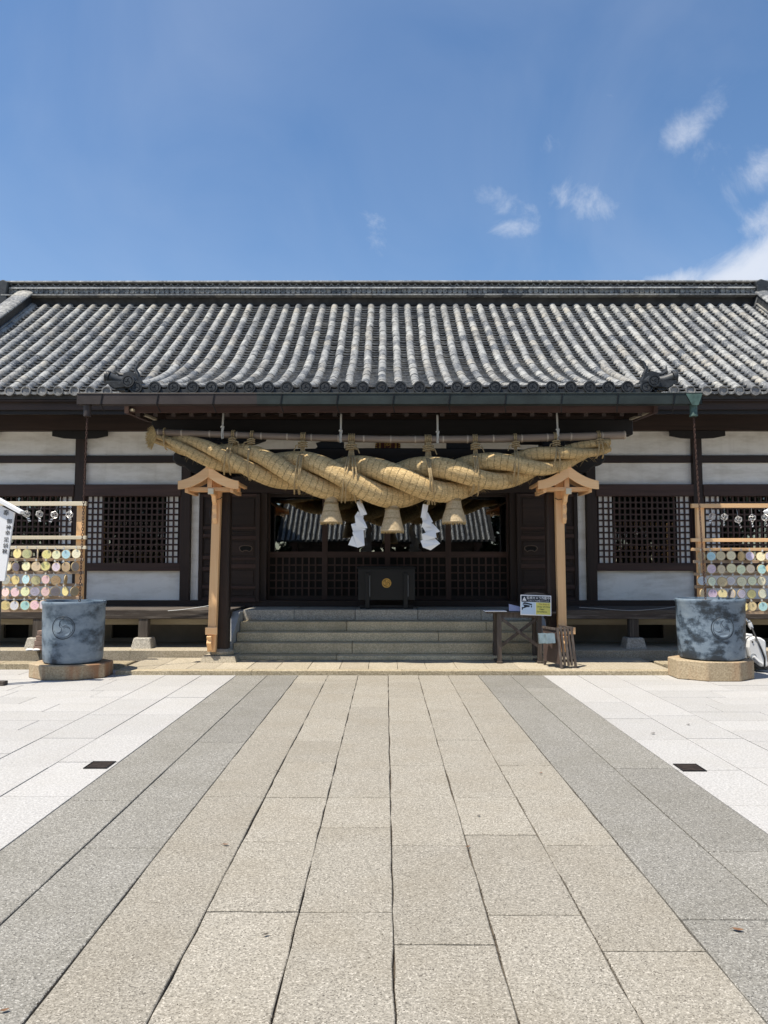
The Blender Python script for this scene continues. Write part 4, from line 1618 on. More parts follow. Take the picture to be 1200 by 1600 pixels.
# bamboo pole
bam = [W(233, 675, RD - .02), W(350, 679, RD), W(480, 683.5, RD), W(620, 686.5, RD), W(760, 686, RD), W(880, 683, RD), W(976, 680, RD - .02)]
pole = thing('bamboo_pole', 'long old bamboo pole carrying the straw rope under the eaves', 'pole', tuple(bam[3]))
PO = Vector(pole.location)
bx = [p.x for p in bam]
pb = MB()
N = 60
pb.tube([interp(bam, bx, bx[0] + (bx[-1] - bx[0]) * i / N) - PO for i in range(N + 1)], [.047 + .012 * i / N for i in range(N + 1)], 14)
obj('cane', pb, M['bamboo'], pole, smooth=50)
x = bx[0] + .2
while x < bx[-1]:
    p = interp(bam, bx, x) - PO
    r = .049 + .012 * (x - bx[0]) / (bx[-1] - bx[0])
    obj('cane_joint', MB().tube([p + Vector((-.011, 0, 0)), p, p + Vector((.011, 0, 0))], [r - .001, r + .004, r - .001], 14), M['bamboo_node'], pole, smooth=60)
    x += random.uniform(.34, .40)
for px in (348, 533, 682, 869):
    p = interp(bam, bx, wx(px, 684, RD)) - PO
    hc = MB()
    hc.tube([p + Vector((0, -.0, .36)), p + Vector((.0, -.03, .16)), p + Vector((-.004, -.06, .04)), p + Vector((-.004, -.062, -.03)), p + Vector((-.004, -.03, -.066))], .009, 6)
    hc.tube([p + Vector((.012, .0, .36)), p + Vector((.010, -.03, .16)), p + Vector((.014, -.058, .03)), p + Vector((.014, -.03, -.062))], .008, 6)
    hc.tube([p + Vector((-.02, -.045, .10)), p + Vector((.0, -.062, .12)), p + Vector((.024, -.045, .11)), p + Vector((.012, -.05, .05))], .010, 6)
    obj('hanging_cord', hc, M['white_cord'], pole, smooth=60)

# straw cords tying rope to pole
for px, n_, w_ in ((266, 1, 0), (365, 2, .012), (395, 2, .012), (474, 3, .015), (550, 4, .016), (668, 4, .016), (741, 3, .015), (802, 2, .013), (866, 2, .012), (927, 2, .010)):
    X = wx(px, 700, RD)
    p = interp(bam, bx, X)
    c = interp(cp, cxs, X)
    R = rad_at(X) * 1.06
    tc_ = MB()
    for i in range(n_):
        ox_ = (i - (n_ - 1) / 2) * .026
        loop = []
        lean = random.uniform(-.01, .01)
        for j in range(9):   # over the pole
            a = radians(-20 + 220 * j / 8)
            loop.append(Vector((p.x + ox_, p.y - cos(a) * .068, p.z + sin(a) * .068)))
        kz = (p.z + c.z + R) / 2
        if kz > p.z - .11:
            kz = p.z - .11
        front = [Vector((p.x + ox_ * .7, p.y - .075, p.z - .05)), Vector((p.x + ox_ * .5, p.y - .08, kz))]
        belly = []
        for j in range(13):
            a = radians(78 - 168 * j / 12)
            rr = R * 1.0 + .012
            belly.append(Vector((p.x + ox_ * (1.0 + .3 * j / 12) + lean * j, c.y - cos(a) * rr, c.z + sin(a) * rr)))
        tc_.tube([v - RO for v in list(reversed(loop)) + [Vector((p.x + ox_, p.y + .06, p.z - .08))]], .011, 6)
        tc_.tube([v - RO for v in front + belly], .0115, 6)
    if n_ > 1:
        kz = min((p.z + c.z + R) / 2, p.z - .10)
        for j in range(3):
            zz = kz + .03 - .03 * j
            w2 = .028 + .012 * n_
            ring = [Vector((p.x + w2 * cos(2 * pi * q / 10), p.y - .08 + .03 * sin(2 * pi * q / 10), zz + .008 * sin(q))) for q in range(11)]
            tc_.tube([v - RO for v in ring], .011, 6)
        sg = random.choice((-1, 1))
        tc_.tube([Vector((p.x + sg * .03, p.y - .10, kz)) - RO, Vector((p.x + sg * .09, p.y - .12, kz - .02)) - RO, Vector((p.x + sg * .12, p.y - .13, kz - .10)) - RO], [.011, .01, .008], 6)
    obj('tie_cord', tc_, M['cord'], rope, smooth=60)

# tassels hanging from the underside
for px, y0, y1, wt, wb in ((517.5, 772, 817, 20, 34), (613, 778, 831, 20, 35), (709, 764, 817, 20, 37)):
    t0 = W(px, y0, RD)
    t1 = W(px, y1, RD)
    h_ = t0.z - t1.z
    k = RD / F
    ta = MB()
    prof = [(wt / 2 * k * .85, 0), (wt / 2 * k, -.05), (wt / 2 * k * .97, -h_ * .30), (wt / 2 * k * 1.08, -h_ * .34), (wt / 2 * k * 1.28, -h_ * .55), (wb / 2 * k * .92, -h_ * .78), (wb / 2 * k * 1.06, -h_ * .97), (wb / 2 * k * .99, -h_)]
    prof = [(r, z) for r, z in prof]
    ta.lathe(prof, 26, 0, (0, 0, 0), True)
    tp_ = t0 - RO
    to = obj('tassel', ta, M['straw_tassel'], rope, tuple(tp_), smooth=50)
    bd = MB()
    for zf, rr in ((.30, wt / 2 * k * 1.02), (.34, wt / 2 * k * 1.1), (.60, wt / 2 * k * 1.36), (.80, wb / 2 * k * .90)):
        bd.tube([(rr * 1.02 * cos(2 * pi * j / 20), rr * 1.02 * sin(2 * pi * j / 20), -h_ * zf + .004 * sin(j)) for j in range(21)], .0085 if zf < .5 else .004, 5, 0, False)
    obj('binding', bd, M['cord'], to)
    fr = MB()
    for j in range(150):
        a = random.uniform(0, 2 * pi)
        rr = wb / 2 * k * random.uniform(.9, 1.0)
        p = Vector((rr * cos(a), rr * sin(a), -h_ * .95))
        fr.tube([p, p + Vector((.008 * cos(a), .008 * sin(a), -random.uniform(.02, .05)))], .0035, 3, 0, False)
    obj('tassel_fringe', fr, M['straw_bit'], to, kind='stuff')

# folded paper streamers
SHIDE = (('left', [[(447, 126), (470, 121), (496, 182), (468, 190)], [(455, 168), (481, 190), (470, 226), (441, 188)], [(441, 190), (478, 198), (498, 244), (446, 240)], [(424, 226), (470, 214), (490, 250), (436, 270)],
                    [(430, 262), (480, 254), (485, 322), (452, 331)], [(428, 280), (466, 270), (451, 329), (411, 318)]]),
         ('right', [[(745, 136), (770, 138), (760, 200), (735, 196)], [(738, 190), (768, 172), (790, 216), (748, 227)], [(744, 216), (782, 204), (786, 236), (738, 240)], [(742, 236), (790, 222), (822, 258), (768, 280)],
                    [(740, 270), (800, 250), (806, 286), (744, 302)], [(734, 300), (786, 276), (822, 312), (780, 342), (745, 330)]]))
for nm, quads in SHIDE:
    quads = [[(400 + x / 2.857, 740 + y / 2.857) for x, y in q] for q in quads]
    c = W(quads[0][0][0] + 5, 784, RD)
    st = MB()
    for i, q in enumerate(quads):
        dy = [-.010, .012, -.012, .010, -.014, .008][i]
        v = [W(x, y, RD) - c for x, y in q]
        v = [Vector((p.x, dy + (.018 if j % 2 else -.010), p.z)) for j, p in enumerate(v)]
        n = len(v)
        back = [p + Vector((0, .0015, 0)) for p in v]
        st.add(v + back, [tuple(range(n)), tuple(reversed(range(n, 2 * n)))] + [(j, (j + 1) % n, (j + 1) % n + n, j + n) for j in range(n)])
    st.tube([(0, 0, 0), (0, -.005, .08)], .003, 5)
    tag(obj('paper_streamer', st, M['paper'], None, tuple(c)), 'white zigzag folded paper streamer hanging from the rope %s' % ('between the left and middle straw tassels' if nm == 'left' else 'between the middle and right straw tassels'), 'paper streamer', 'paper streamers under the rope')

# ------------------------------------------------------------------ wooden lamp posts with little roofs
def lamp(px, sx, label):
    LD = PD - .19
    c = W(px if sx < 0 else 1213 - px, 1018, LD)
    root = thing('roofed_lamp_post', label, 'lamp post', (c.x, LD, c.z), 'roofed wooden lamp posts')
    o = (c.x, LD, c.z)

    def P(x, y):
        p = W(x if sx < 0 else 1213 - x, y, LD)
        return Vector((p.x - c.x, 0, p.z - c.z))
    bot = Vector((0, 0, 0))
    top = P(340.5, 745)
    po = obj('post', MB().bar(bot, top, .122, .11, 0, (0, 1, 0)), M['hinoki_z'], root, bevel=.004)
    # gabled roof: two curved boards, ridge piece, rafters, purlins
    apex = P(331, 733).z
    axx = P(335, 735).x
    eave = P(335, 757).z
    hw = .44
    y0, y1 = -.36, .30
    for s in (-1, 1):
        up, lo = [], []
        for i in range(8):
            t = i / 7
            xx = axx + s * hw * t
            zz = apex - (apex - eave) * (1.72 * t - .72 * t * t)
            up.append((xx, zz))
            lo.append((xx, zz - .055 + .012 * t))
        obj('roof_board', MB().prism(up + list(reversed(lo)), y0, y1), M['hinoki_y'], root, bevel=.004)
        fr = MB()
        up2 = [(x, z + .012) for x, z in up]
        lo2 = [(x, z - .165 + .008 * i) for i, (x, z) in enumerate(up)]
        fr.prism(up2 + list(reversed(lo2)), y0 - .035, y0 - .002)
        obj('gable_board', fr, M['hinoki_x'], root, bevel=.003)
        ra = MB()
        for yy in (-.22, -.05, .12, .25):
            ra.bar((axx + s * .06, yy, apex - .10), (axx + s * .42, yy, eave - .028), .035, .045)
        obj('rafter', ra, M['hinoki_x'], root)
        obj('purlin', MB().box(axx + s * .33 - .025, axx + s * .33 + .025, y0 + .03, y1 - .01, eave - .15, eave - .09), M['hinoki_y'], root, bevel=.003)
    obj('ridge_piece', MB().prism([(axx - .04, apex - .03), (axx - .035, apex + .07), (axx + .035, apex + .07), (axx + .04, apex - .03)], y0 - .05, y1 + .02), M['hinoki_y'], root, bevel=.004)
    obj('cross_beam', MB().box(axx - .39, axx + .39, -.05, .03, eave - .115, eave - .05), M['hinoki_x'], root, bevel=.004)
    obj('king_post', MB().box(axx - .035, axx + .035, -.30, -.25, eave - .094, apex - .05), M['hinoki_z'], root, bevel=.003)
    obj('cross_beam', MB().box(axx - .33, axx + .33, -.305, -.245, eave - .125, eave - .07), M['hinoki_x'], root, bevel=.004)
    # projecting arm with white end cap and carved brace
    sd = 1 if sx > 0 else -1
    ax2 = top.x + (-.02 if sx < 0 else .06)
    obj('arm', MB().bar((ax2, -.36, eave - .135), (ax2, .05, eave - .135), .07, .08), M['hinoki_y'], root, bevel=.003)
    obj('arm_cap', MB().box(ax2 - .04, ax2 + .04, -.385, -.362, eave - .18, eave - .095), M['cream_x'], root, bevel=.004)
    br = MB()
    bz = eave - .175
    poly = [(-.30, bz), (-.20, bz - .02), (-.16, bz - .10), (-.10, bz - .13), (-.125, bz - .20), (-.09, bz - .27), (-.115, bz - .34), (-.075, bz - .40), (-.055, bz - .42), (-.055, bz)]
    br.prism_x(poly, ax2 - .03, ax2 + .03)
    obj('carved_brace', br, M['hinoki_z'], root, bevel=.006)
    # lower cross block and carved foot
    bl = P(326, 985)
    obj('cross_block', MB().box(min(bl.x - .03, .09 * -sd), max(bl.x - .03, .09 * -sd) if sx < 0 else bl.x + .09, -.10, -.055, bl.z - .055, bl.z + .05), M['hinoki_x'], root, bevel=.004) if sx < 0 else obj('cross_block', MB().box(-.08, .17, -.125, -.065, bl.z - .045, bl.z + .055), M['hinoki_x'], root, bevel=.004)
    ft = MB()
    poly = [(-.06, bl.z - .06), (-.14, bl.z - .08), (-.11, bl.z - .13), (-.13, bl.z - .18), (-.10, bl.z - .23), (-.06, .02)]
    ft.prism_x(poly, -.035 + sd * .02, .035 + sd * .02)
    obj('carved_brace', ft, M['hinoki_z'], root, bevel=.006)
    cb = MB()
    zc = eave - .22
    cb.tube([(top.x - .075, -.07, zc + .01), (top.x - .03, -.085, zc - .02), (top.x + .06, -.085, zc + .0), (top.x + .08, -.06, zc + .03)], .006, 5)
    cb.tube([(top.x + .085 * sd, -.02, zc), (top.x + .11 * sd, -.03, zc - .2), (top.x + .08 * sd, -.04, zc - .4), (top.x + .09 * sd, -.03, zc - .5)], .006, 5)
    obj('cable', cb, M['black_rubber'], root)
    return root


lamp(331, -1, 'pale cypress lamp post with small gabled roof left of the steps')
lamp(334.5, 1, 'pale cypress lamp post with small gabled roof behind the slatted rack')

# ------------------------------------------------------------------ offering box
OB = nose_D[-1] + .25
c = W(604, 948, OB)
ob = thing('offering_box', 'black offering box with a round gold crest before the doors', 'offering box', (c.x, OB, FLOOR))
zt = wz(886, OB) - FLOOR
hw = (650 - 558) / 2 * OB / F
dep = .5
obj('box_body', MB().box(-hw * .96, hw * .96, 0, dep, .145, zt - .03), M['lacquer_black'], ob, bevel=.006)
obj('top_rim', MB().box(-hw, hw, -.02, dep + .02, zt - .03, zt), M['lacquer_black'], ob, bevel=.006)
gr = MB()
for i in range(9):
    gr.bar((-hw * .9, .05 + .05 * i, zt + .008), (hw * .9, .05 + .05 * i, zt + .008), .016, .014)
obj('top_grate', gr, M['lacquer_black'], ob)
for s in (-1, 1):
    for q in (.60, .72):
        pass
    X = s * hw * .645
    obj('leg', MB().box(X - .035, X + .035, -.045, -.001, .0, zt - .10), M['lacquer_black'], ob, bevel=.005)
    obj('leg', MB().box(X - .035, X + .035, dep, dep + .04, .0, zt - .10), M['lacquer_black'], ob, bevel=.005)
    obj('leg_trim', MB().box(X + .037, X + .043, -.047, -.03, zt * .3, zt - .14), M['grey_plastic'], ob)
obj('foot_board', MB().box(-hw * .9, hw * .9, .04, .08, 0, .06), M['lacquer_black'], ob)
cr = MB()
zc = wz(911, OB) - FLOOR
cr.add([(.078 * cos(2 * pi * j / 28), yv, zc + .078 * sin(2 * pi * j / 28)) for yv in (-.012, 0) for j in range(28)],
       [tuple(range(28)), tuple(reversed(range(28, 56)))] + [(j, (j + 1) % 28, (j + 1) % 28 + 28, j + 28) for j in range(28)])
co = obj('crest', cr, M['gold'], ob, smooth=40)
cl = MB()
for p in tomoe(.066, spin=-1, a0=90):
    pts = [(x, -.014, z + zc) for x, z in p[::2]]
    cl.tube(pts + [pts[0]], .003, 4, 0, False)
obj('crest_line', cl, M['lacquer_black'], co)

# ------------------------------------------------------------------ rain tubs on octagonal stones
def tub(px0, px1, ytop, ybot, pl0, pl1, pyt, pyb, D, label, crest_px, plabel, a0, stain, glaze):
    cxm = (pl0 + pl1) / 2
    Df = gD(pyb)
    k = Df / F * 1.0
    wid = (pl1 - pl0) * k
    R8 = wid / 2 * .975
    cy = Df + R8 * .92
    pz = wz(pyt, Df)
    pm = MB()
    n = 8
    lo = [(R8 * cos(radians(22.5 + 45 * j)) / cos(radians(22.5)), .82 * R8 * sin(radians(22.5 + 45 * j)) / cos(radians(22.5))) for j in range(n)]
    pm.add([(x, y, 0.001) for x, y in lo] + [(x, y, pz) for x, y in lo], [tuple(reversed(range(n))), tuple(range(n, 2 * n))] + [(j, (j + 1) % n, (j + 1) % n + n, j + n) for j in range(n)])
    cX = (cxm - 603) * (cy - R8 * .1 - .12) / F
    tag(obj('octagonal_plinth', pm, stain, None, (cX, cy, 0), bevel=.012), plabel, 'plinth', 'octagonal plinths under the tubs')
    tw = (px1 - px0) / 2 * (cy - .1) / F
    tX = ((px0 + px1) / 2 - 603) * (cy - .09) / F
    ht = wz(ytop, cy - tw) - pz
    root = thing('rain_tub', label, 'rain tub', (tX, cy, pz), 'glazed rain tubs')
    tb = MB()
    rb = tw * .935
    prof = [(rb * .90, 0), (rb * .97, .02), (rb, .07), (tw * .965, ht * .5), (tw * .975, ht * .93), (tw, ht * .955), (tw, ht - .01), (tw * .985, ht), (tw * .93, ht), (tw * .92, ht * .95), (tw * .90, ht * .80), (0.01, ht * .79)]
    tb.lathe(prof, 56)
    obj('body', tb, glaze, root, smooth=40)
    # crest: raised lines wrapped on the wall
    cr = MB()
    cxp, cyp, crad = crest_px
    xo = (cxp - 603) * (cy - tw) / F - tX
    zo = wz(cyp, cy - tw * .95) - pz
    rr = crad * (cy - tw) / F

    def wrap(x, z, lift):
        X = xo + x
        r = tw * .968 + lift
        a = X / r
        return Vector((r * sin(a), -r * cos(a), zo + z))
    cr.tube([wrap(rr * cos(2 * pi * j / 40), rr * sin(2 * pi * j / 40), -.001) for j in range(41)], .0055, 6, 0, False)
    for p in tomoe(rr * .93, spin=-1, a0=a0):
        cr.tube([wrap(x, z, -.001) for x, z in p + [p[0]]], .0045, 5, 0, False)
    obj('crest', cr, M['tub_line'], root, smooth=60)
    for p in tomoe(rr * .93, spin=-1, a0=a0):
        cc = MB()
        m_ = [wrap(x, z, .006) for x, z in p]
        g_ = sum(m_, Vector()) / len(m_)
        n = len(m_)
        lb = [wrap(x, z, -.004) for x, z in p]
        cc.add(m_ + lb, [tuple(range(n))] + [(j, (j + 1) % n, (j + 1) % n + n, j + n) for j in range(n)])
        obj('crest_comma', cc, glaze, root)
    return root, cX, cy, pz, R8


M['plinth_rust'] = None


def m_plinth(name, stain_amt):
    m, n, l, b = new_mat(name)
    p = pos(n)
    f = noise_tex(n, l, p, 45, 4, .7)
    c = ramp(n, l, f, [(.35, (.27, .21, .13)), (.55, (.42, .335, .22)), (.75, (.50, .42, .30))])
    o = n.new('ShaderNodeTexCoord').outputs['Object']
    st = noise_tex(n, l, mapping(n, l, o, (3.2, 3.2, .5)), 1.0, 4, .6)
    c = mixc(n, l, mth(n, l, 'MULTIPLY', ramp(n, l, st, [(.45, 0.0), (.62, 1.0)]), stain_amt), c, (.30, .13, .055))
    l.new(c, b.inputs['Base Color'])
    b.inputs['Roughness'].default_value = .85
    lnk_bump(n, l, b, f, .5, .01)
    return m


M['plinth_rust'] = m_plinth('rust stained plinth', .8)
M['plinth_tan'] = m_plinth('tan plinth', .35)
tub(67, 162, 941, 1034, 47, 171, 1041, 1064.5, 10.4, 'blue grey rain tub on the rust stained plinth before the cream timber rack', (101, 981, 17.5), 'octagonal stone plinth with rusty stain under the rain tub near the notice board', 75, M['plinth_rust'], M['tub'])
tub(1058, 1162, 937, 1031, 1049, 1175, 1035, 1066, 10.4, 'blotchy blue grey rain tub on the plain plinth beside the white tank', (1126, 981, 17.5), 'plain tan octagonal stone plinth under the tub beside the white tank', 60, M['plinth_tan'], M['tub_blotchy'])

# ------------------------------------------------------------------ votive racks
RKD = 11.25
ORD = ['first', 'second', 'third', 'fourth', 'fifth', 'sixth', 'seventh', 'eighth', 'ninth', 'tenth']
ROWN = ['top', 'second', 'third', 'fourth', 'bottom']


def rack(side, post_px, x_out, x_in, beams, rails, mats, label):
    c = W(post_px, 1010, RKD)
    root = thing('votive_rack', label, 'votive rack', (c.x, RKD, L1Z), 'timber racks for votive plaques')
    L = lambda p: (p.x - c.x, p.z - L1Z)
    a, b_ = sorted((x_out, x_in))
    for (y, th, mat, ins) in beams:
        x0, z = L(W(a, y, RKD)); x1, _ = L(W(b_, y, RKD))
        hh = th * RKD / F / 2
        obj('rail', MB().box(x0, x1, -.035, .02, z - hh, z + hh), mat, root, bevel=.003)
    for (y, ins) in rails:
        xa, xb = (a, b_ - ins) if side < 0 else (a + ins, b_)
        x0, z = L(W(xa, y, RKD)); x1, _ = L(W(xb, y, RKD))
        obj('rail', MB().box(x0, x1, -.012, .02, z - .022, z + .022), M['rack_x'], root, bevel=.003)
    _, zt = L(W(post_px, beams[0][0], RKD))
    obj('post', MB().box(-.055, .055, .022, .10, 0, zt + .01), mats, root, bevel=.004)
    xo, _ = L(W(-40 if side < 0 else 1250, 900, RKD))
    obj('post', MB().box(xo - .055, xo + .055, .022, .10, 0, zt + .01), mats, root, bevel=.004)
    x1, _ = L(W(post_px + (9 if side < 0 else -9), 900, RKD + .1))
    _, zb = L(W(post_px, 857, RKD))
    obj('post', MB().box(x1 - .045, x1 + .045, .11, .18, 0, zb), M['rackbrown'], root, bevel=.004)
    return root


rack(-1, 118.5, -45, 135, [(787, 6.5, M['cream_x'], 0), (840, 5.5, M['cream_x'], 0), (855.5, 5, M['cream_x'], 0)], [(874.5, 5), (894.5, 5), (914, 6), (934, 7), (954, 9)], M['hinoki_z'], 'rack of cream rails hung with round plaques beside the white notice board')
rack(1, 1101, 1262, 1079, [(790.5, 6.5, M['hinoki_x'], 0), (844, 5.5, M['hinoki_x'], 0), (858.5, 4.5, M['hinoki_x'], 0)], [(877.5, 4), (897, 5), (917, 6), (938, 7), (957, 7)], M['hinoki_z'], 'rack of orange tinted rails hung with round plaques behind the white tank')

# plaque mesh: wooden disc with a painted face and a hanging loop
pm = MB()
Rp, n = .066, 22
for (r, y, mi) in ((Rp, .010, 0), (Rp, 0, 0)):
    pass
v = [(Rp * cos(2 * pi * j / n), y, Rp * sin(2 * pi * j / n)) for y in (.010, .0) for j in range(n)]
v += [(Rp * .88 * cos(2 * pi * j / n), -.0012, Rp * .88 * sin(2 * pi * j / n)) for j in range(n)]
f = [tuple(range(n))] + [(j, (j + 1) % n, (j + 1) % n + n, j + n) for j in range(n)] + [(n + j, n + (j + 1) % n, 2 * n + (j + 1) % n, 2 * n + j) for j in range(n)]
pm.add(v, f, 0)
pm.f.append(tuple(2 * n + j for j in range(n))); pm.m.append(1)
pm.v[0:0] = []
plq_me = pm.mesh('votive_plaque', [M['ema_wood'], M['ema']])
lp = MB().tube([(0, .004, Rp - .008), (-.006, -.004, Rp + .02), (.002, -.012, Rp + .045), (.006, .004, Rp + .02), (0, .006, Rp - .008)], .0035, 4)
lp.box(-.011, .011, -.016, -.012, Rp + .005, Rp + .03)
loop_me = lp.mesh('hanging_loop', M['white_cord'])
PAL = {'yellow': (.74, .58, .17), 'khaki': (.60, .53, .25), 'cream': (.78, .68, .42), 'pale cream': (.76, .70, .50), 'cyan': (.30, .60, .64), 'pink': (.72, .45, .47), 'dusty pink': (.52, .36, .36),
       'mauve': (.42, .33, .40), 'tan': (.56, .42, .24), 'lavender': (.52, .48, .58), 'brown': (.26, .17, .08), 'grey': (.22, .20, .20), 'orange': (.72, .42, .16), 'gold': (.66, .50, .20), 'lilac': (.56, .42, .58), 'pale blue': (.42, .50, .60), 'peach': (.74, .56, .38)}
# (px, colour, turned edge-on angle in degrees)
L_ROWS = [
    (866, [(118, 'pale cream', 8), (103, 'cyan', 0), (88, 'cream', 10), (72.3, 'yellow', 0), (58, 'grey', 68), (42, 'khaki', 12), (26.3, 'yellow', 5)]),
    (885.5, [(117, 'grey', 72), (102, 'brown', 15), (86.5, 'lavender', 0), (71, 'yellow', 0), (55.6, 'tan', 5), (40, 'cream', 0), (24.5, 'mauve', 60), (11, 'cream', 25)]),
    (906, [(102, 'grey', 75), (86, 'orange', 25), (70.2, 'pink', 0), (54.8, 'khaki', 30), (39, 'cyan', 10), (23.7, 'yellow', 0), (8, 'grey', 15)]),
    (924.7, [(116, 'brown', 60), (101, 'yellow', 20), (85.5, 'grey', 40), (70, 'dusty pink', 0), (53.8, 'lavender', 15), (38.5, 'cream', 5), (22.7, 'pink', 0), (8, 'pink', 10)]),
    (945.7, [(67, 'lavender', 0), (53, 'pink', 0), (38, 'cyan', 0), (22, 'lavender', 5), (7, 'yellow', 0)]),
]
R_ROWS = [
    (869, [(1095.5, 'brown', 55), (1110.8, 'cyan', 0), (1126.2, 'tan', 0), (1141.6, 'cream', 0), (1157.4, 'gold', 72), (1171.6, 'lavender', 5), (1187.6, 'cream', 0), (1202, 'lavender', 0)]),
    (889, [(1093, 'brown', 50), (1111.3, 'lilac', 0), (1127, 'tan', 10), (1141.6, 'cream', 5), (1157.1, 'pale cream', 0), (1172.5, 'peach', 0), (1189, 'cyan', 0), (1204, 'orange', 10)]),
    (908.3, [(1097, 'pale blue', 10), (1111.8, 'pale cream', 15), (1127.5, 'tan', 20), (1142, 'lavender', 10), (1158.3, 'cream', 0), (1174, 'pale cream', 0), (1189.8, 'cream', 0)]),
    (927.6, [(1098.3, 'tan', 30), (1113.6, 'lilac', 10), (1129, 'gold', 0), (1142.7, 'grey', 70), (1158.9, 'lavender', 10), (1174.4, 'yellow', 0), (1190.3, 'pale cream', 10)]),
    (947.6, [(1161, 'yellow', 10), (1175.3, 'gold', 0), (1191, 'cyan', 0), (1206, 'peach', 0)]),
]
first = None
for rows, where in ((L_ROWS, 'notice board rack'), (R_ROWS, 'white tank rack')):
    for ri, (py, items) in enumerate(rows):
        for ci, (px, colr, turn) in enumerate(items):
            p = W(px + random.uniform(-.7, .7), py + random.uniform(-1.0, 1.0), RKD - .055 - random.uniform(0, .02))
            # the bottom row starts where the tub's rim hides the rest
            ref = 'post' if ri < 4 else 'tub'
            t = turn * (1 if (ci + ri) % 2 else -1)
            o = link('votive_plaque', plq_me, None, tuple(p), (radians(random.uniform(-6, 3)), radians(random.gauss(0, 11)), radians(t + random.uniform(-9, 9))))
            cc = [min(.92, 1.05 * q_ + .2 * w_) for q_, w_ in zip(PAL[colr], (.88, .80, .66))]
            o.color = (cc[0] * random.uniform(.93, 1.05), cc[1] * random.uniform(.93, 1.05), cc[2] * random.uniform(.9, 1.08), 1)
            o.scale = (random.uniform(1.03, 1.12),) * 3
            q = link('hanging_loop', loop_me, o)
            tag(o, '%s round plaque%s, %s from the %s, %s row of the %s' % (colr, ' edge on' if turn > 45 else '', ORD[ci], ref, ROWN[ri], where), 'votive plaque', 'round votive plaques hung on the racks')

# wire ornaments with paper tails
bm = bmesh.new()
bmesh.ops.create_icosphere(bm, subdivisions=1, radius=.055)
ed = [(e_.verts[0].co.copy(), e_.verts[1].co.copy()) for e_ in bm.edges]
bm.free()
wm = MB()
for p, q in ed:
    wm.tube([p, q], .0024, 4, 0, False)
wm.tube([(0, 0, .05), (0, 0, .16)], .002, 4, 0, False)
wire_me = wm.mesh('wire_ornament', M['wire'])
tl = MB()
z = -.06
xx = 0.0
for i in range(5):
    a = .028 * (1 if i % 2 else -1)
    tl.add([(xx, -.004 * i, z), (xx + a + .018, .006, z - .005), (xx + a + .024, .012, z - .034), (xx + .010, 0, z - .030)], [(0, 1, 2, 3)])
    z -= .026
    xx += .010
tail_me = tl.mesh('paper_tail', M['paper'])
for i, (px, py, sd_) in enumerate([(41, 803, 1), (61, 803, 1), (84.5, 804.5, -1), (108, 804, 1), (1112, 807, -1), (1131, 808, 1), (1153, 812, 1), (1174.5, 809.5, -1), (1195, 809, 1)]):
    p = W(px, py, RKD - .02)
    o = link('wire_ornament', wire_me, None, tuple(p), (0, 0, 0))
    o.rotation_euler = (random.uniform(-.2, .2), random.uniform(-.2, .2), random.uniform(0, 1))
    tl_ = link('paper_tail', tail_me, o)
    tl_.scale = (sd_ * .75, 1, .65)
    tl_.rotation_euler = (0, random.uniform(-.25, .25), random.uniform(-1, 1))
    rackn = 'notice board rack' if i < 4 else 'white tank rack'
    nth = ORD[3 - i] if i < 4 else ORD[i - 4]
    tag(o, 'silver wire polyhedron with paper tail, %s from the post on the %s' % (nth, rackn), 'wire ornament', 'wire ornaments hung under the rack beams')

# ------------------------------------------------------------------ notice boards
def notice(px_c, D, sx, label, write):
    c = W(px_c, 850, D)
    root = thing('notice_board', label, 'notice board', (c.x, D, 0))
    k = D / F
    zt, ze, zb = wz(786, D), wz(801, D), wz(908, D)
    wt, wb_ = (20 - px_c if sx < 0 else px_c - 1210) * k, (8 - px_c if sx < 0 else px_c - 1222) * k
    obj('board', MB().prism([(-wt, ze), (0, zt + .02), (wt, ze), (wb_, zb), (-wb_, zb)], 0, .03), M['sign_white'], root, bevel=.003)
    for s in (-1, 1):
        e0 = Vector((0, .0, zt + .09))
        e1 = Vector((s * (wt + .10), .0, ze - .00))
        obj('roof_strip', MB().bar(e0, e1, .11, .045, 0, (0, 0, 1)), M['sign_white'], root, bevel=.004)
    for s in (-1, 1):
        obj('leg', MB().box(s * wb_ * .50 - .03, s * wb_ * .50 + .03, .032, .08, 0, ze - .05), M['weather_z'], root, bevel=.003)
    obj('foot', MB().box(-wb_ * 1.1, wb_ * 1.1, .02, .14, .001, .05), M['weather_x'], root, bevel=.004)
    if write:
        lettering('奉', .082, M['sign_ink'], root, ((7.5 - px_c) * k, -.003, wz(802, D)))
        for ch, x, y in (('御', 13, 815), ('神', 12, 824.5), ('幸', 10.8, 833), ('足', 9, 843.5), ('袋', 8.3, 853), ('靴', 7.5, 862)):
            lettering(ch, .064, M['sign_ink'], root, ((x - px_c) * k, -.003, wz(y, D)), sx=1.1)
    return root


notice(-16, 9.6, -1, 'white notice board with small roof and black brush lettering at the edge', True)
notice(1246, 9.6, 1, 'white notice board with slanted roof strip right of the plaque rack', False)

# ------------------------------------------------------------------ table with sign
TD = gD(1036, AZ)
tl0 = W(760, 955, TD)
tr0 = W(868, 956, TD)
tz = wz(955.5, TD)
tX0, tX1 = tl0.x, tr0.x
tab = thing('side_table', 'dark wooden table with crossed braces standing before the steps', 'table', ((tX0 + tX1) / 2, TD, AZ))
O = Vector(tab.location)


def TB(x0, x1, y0, y1, z0, z1):
    return MB().box(x0 - O.x, x1 - O.x, y0 - O.y, y1 - O.y, z0 - O.z, z1 - O.z)


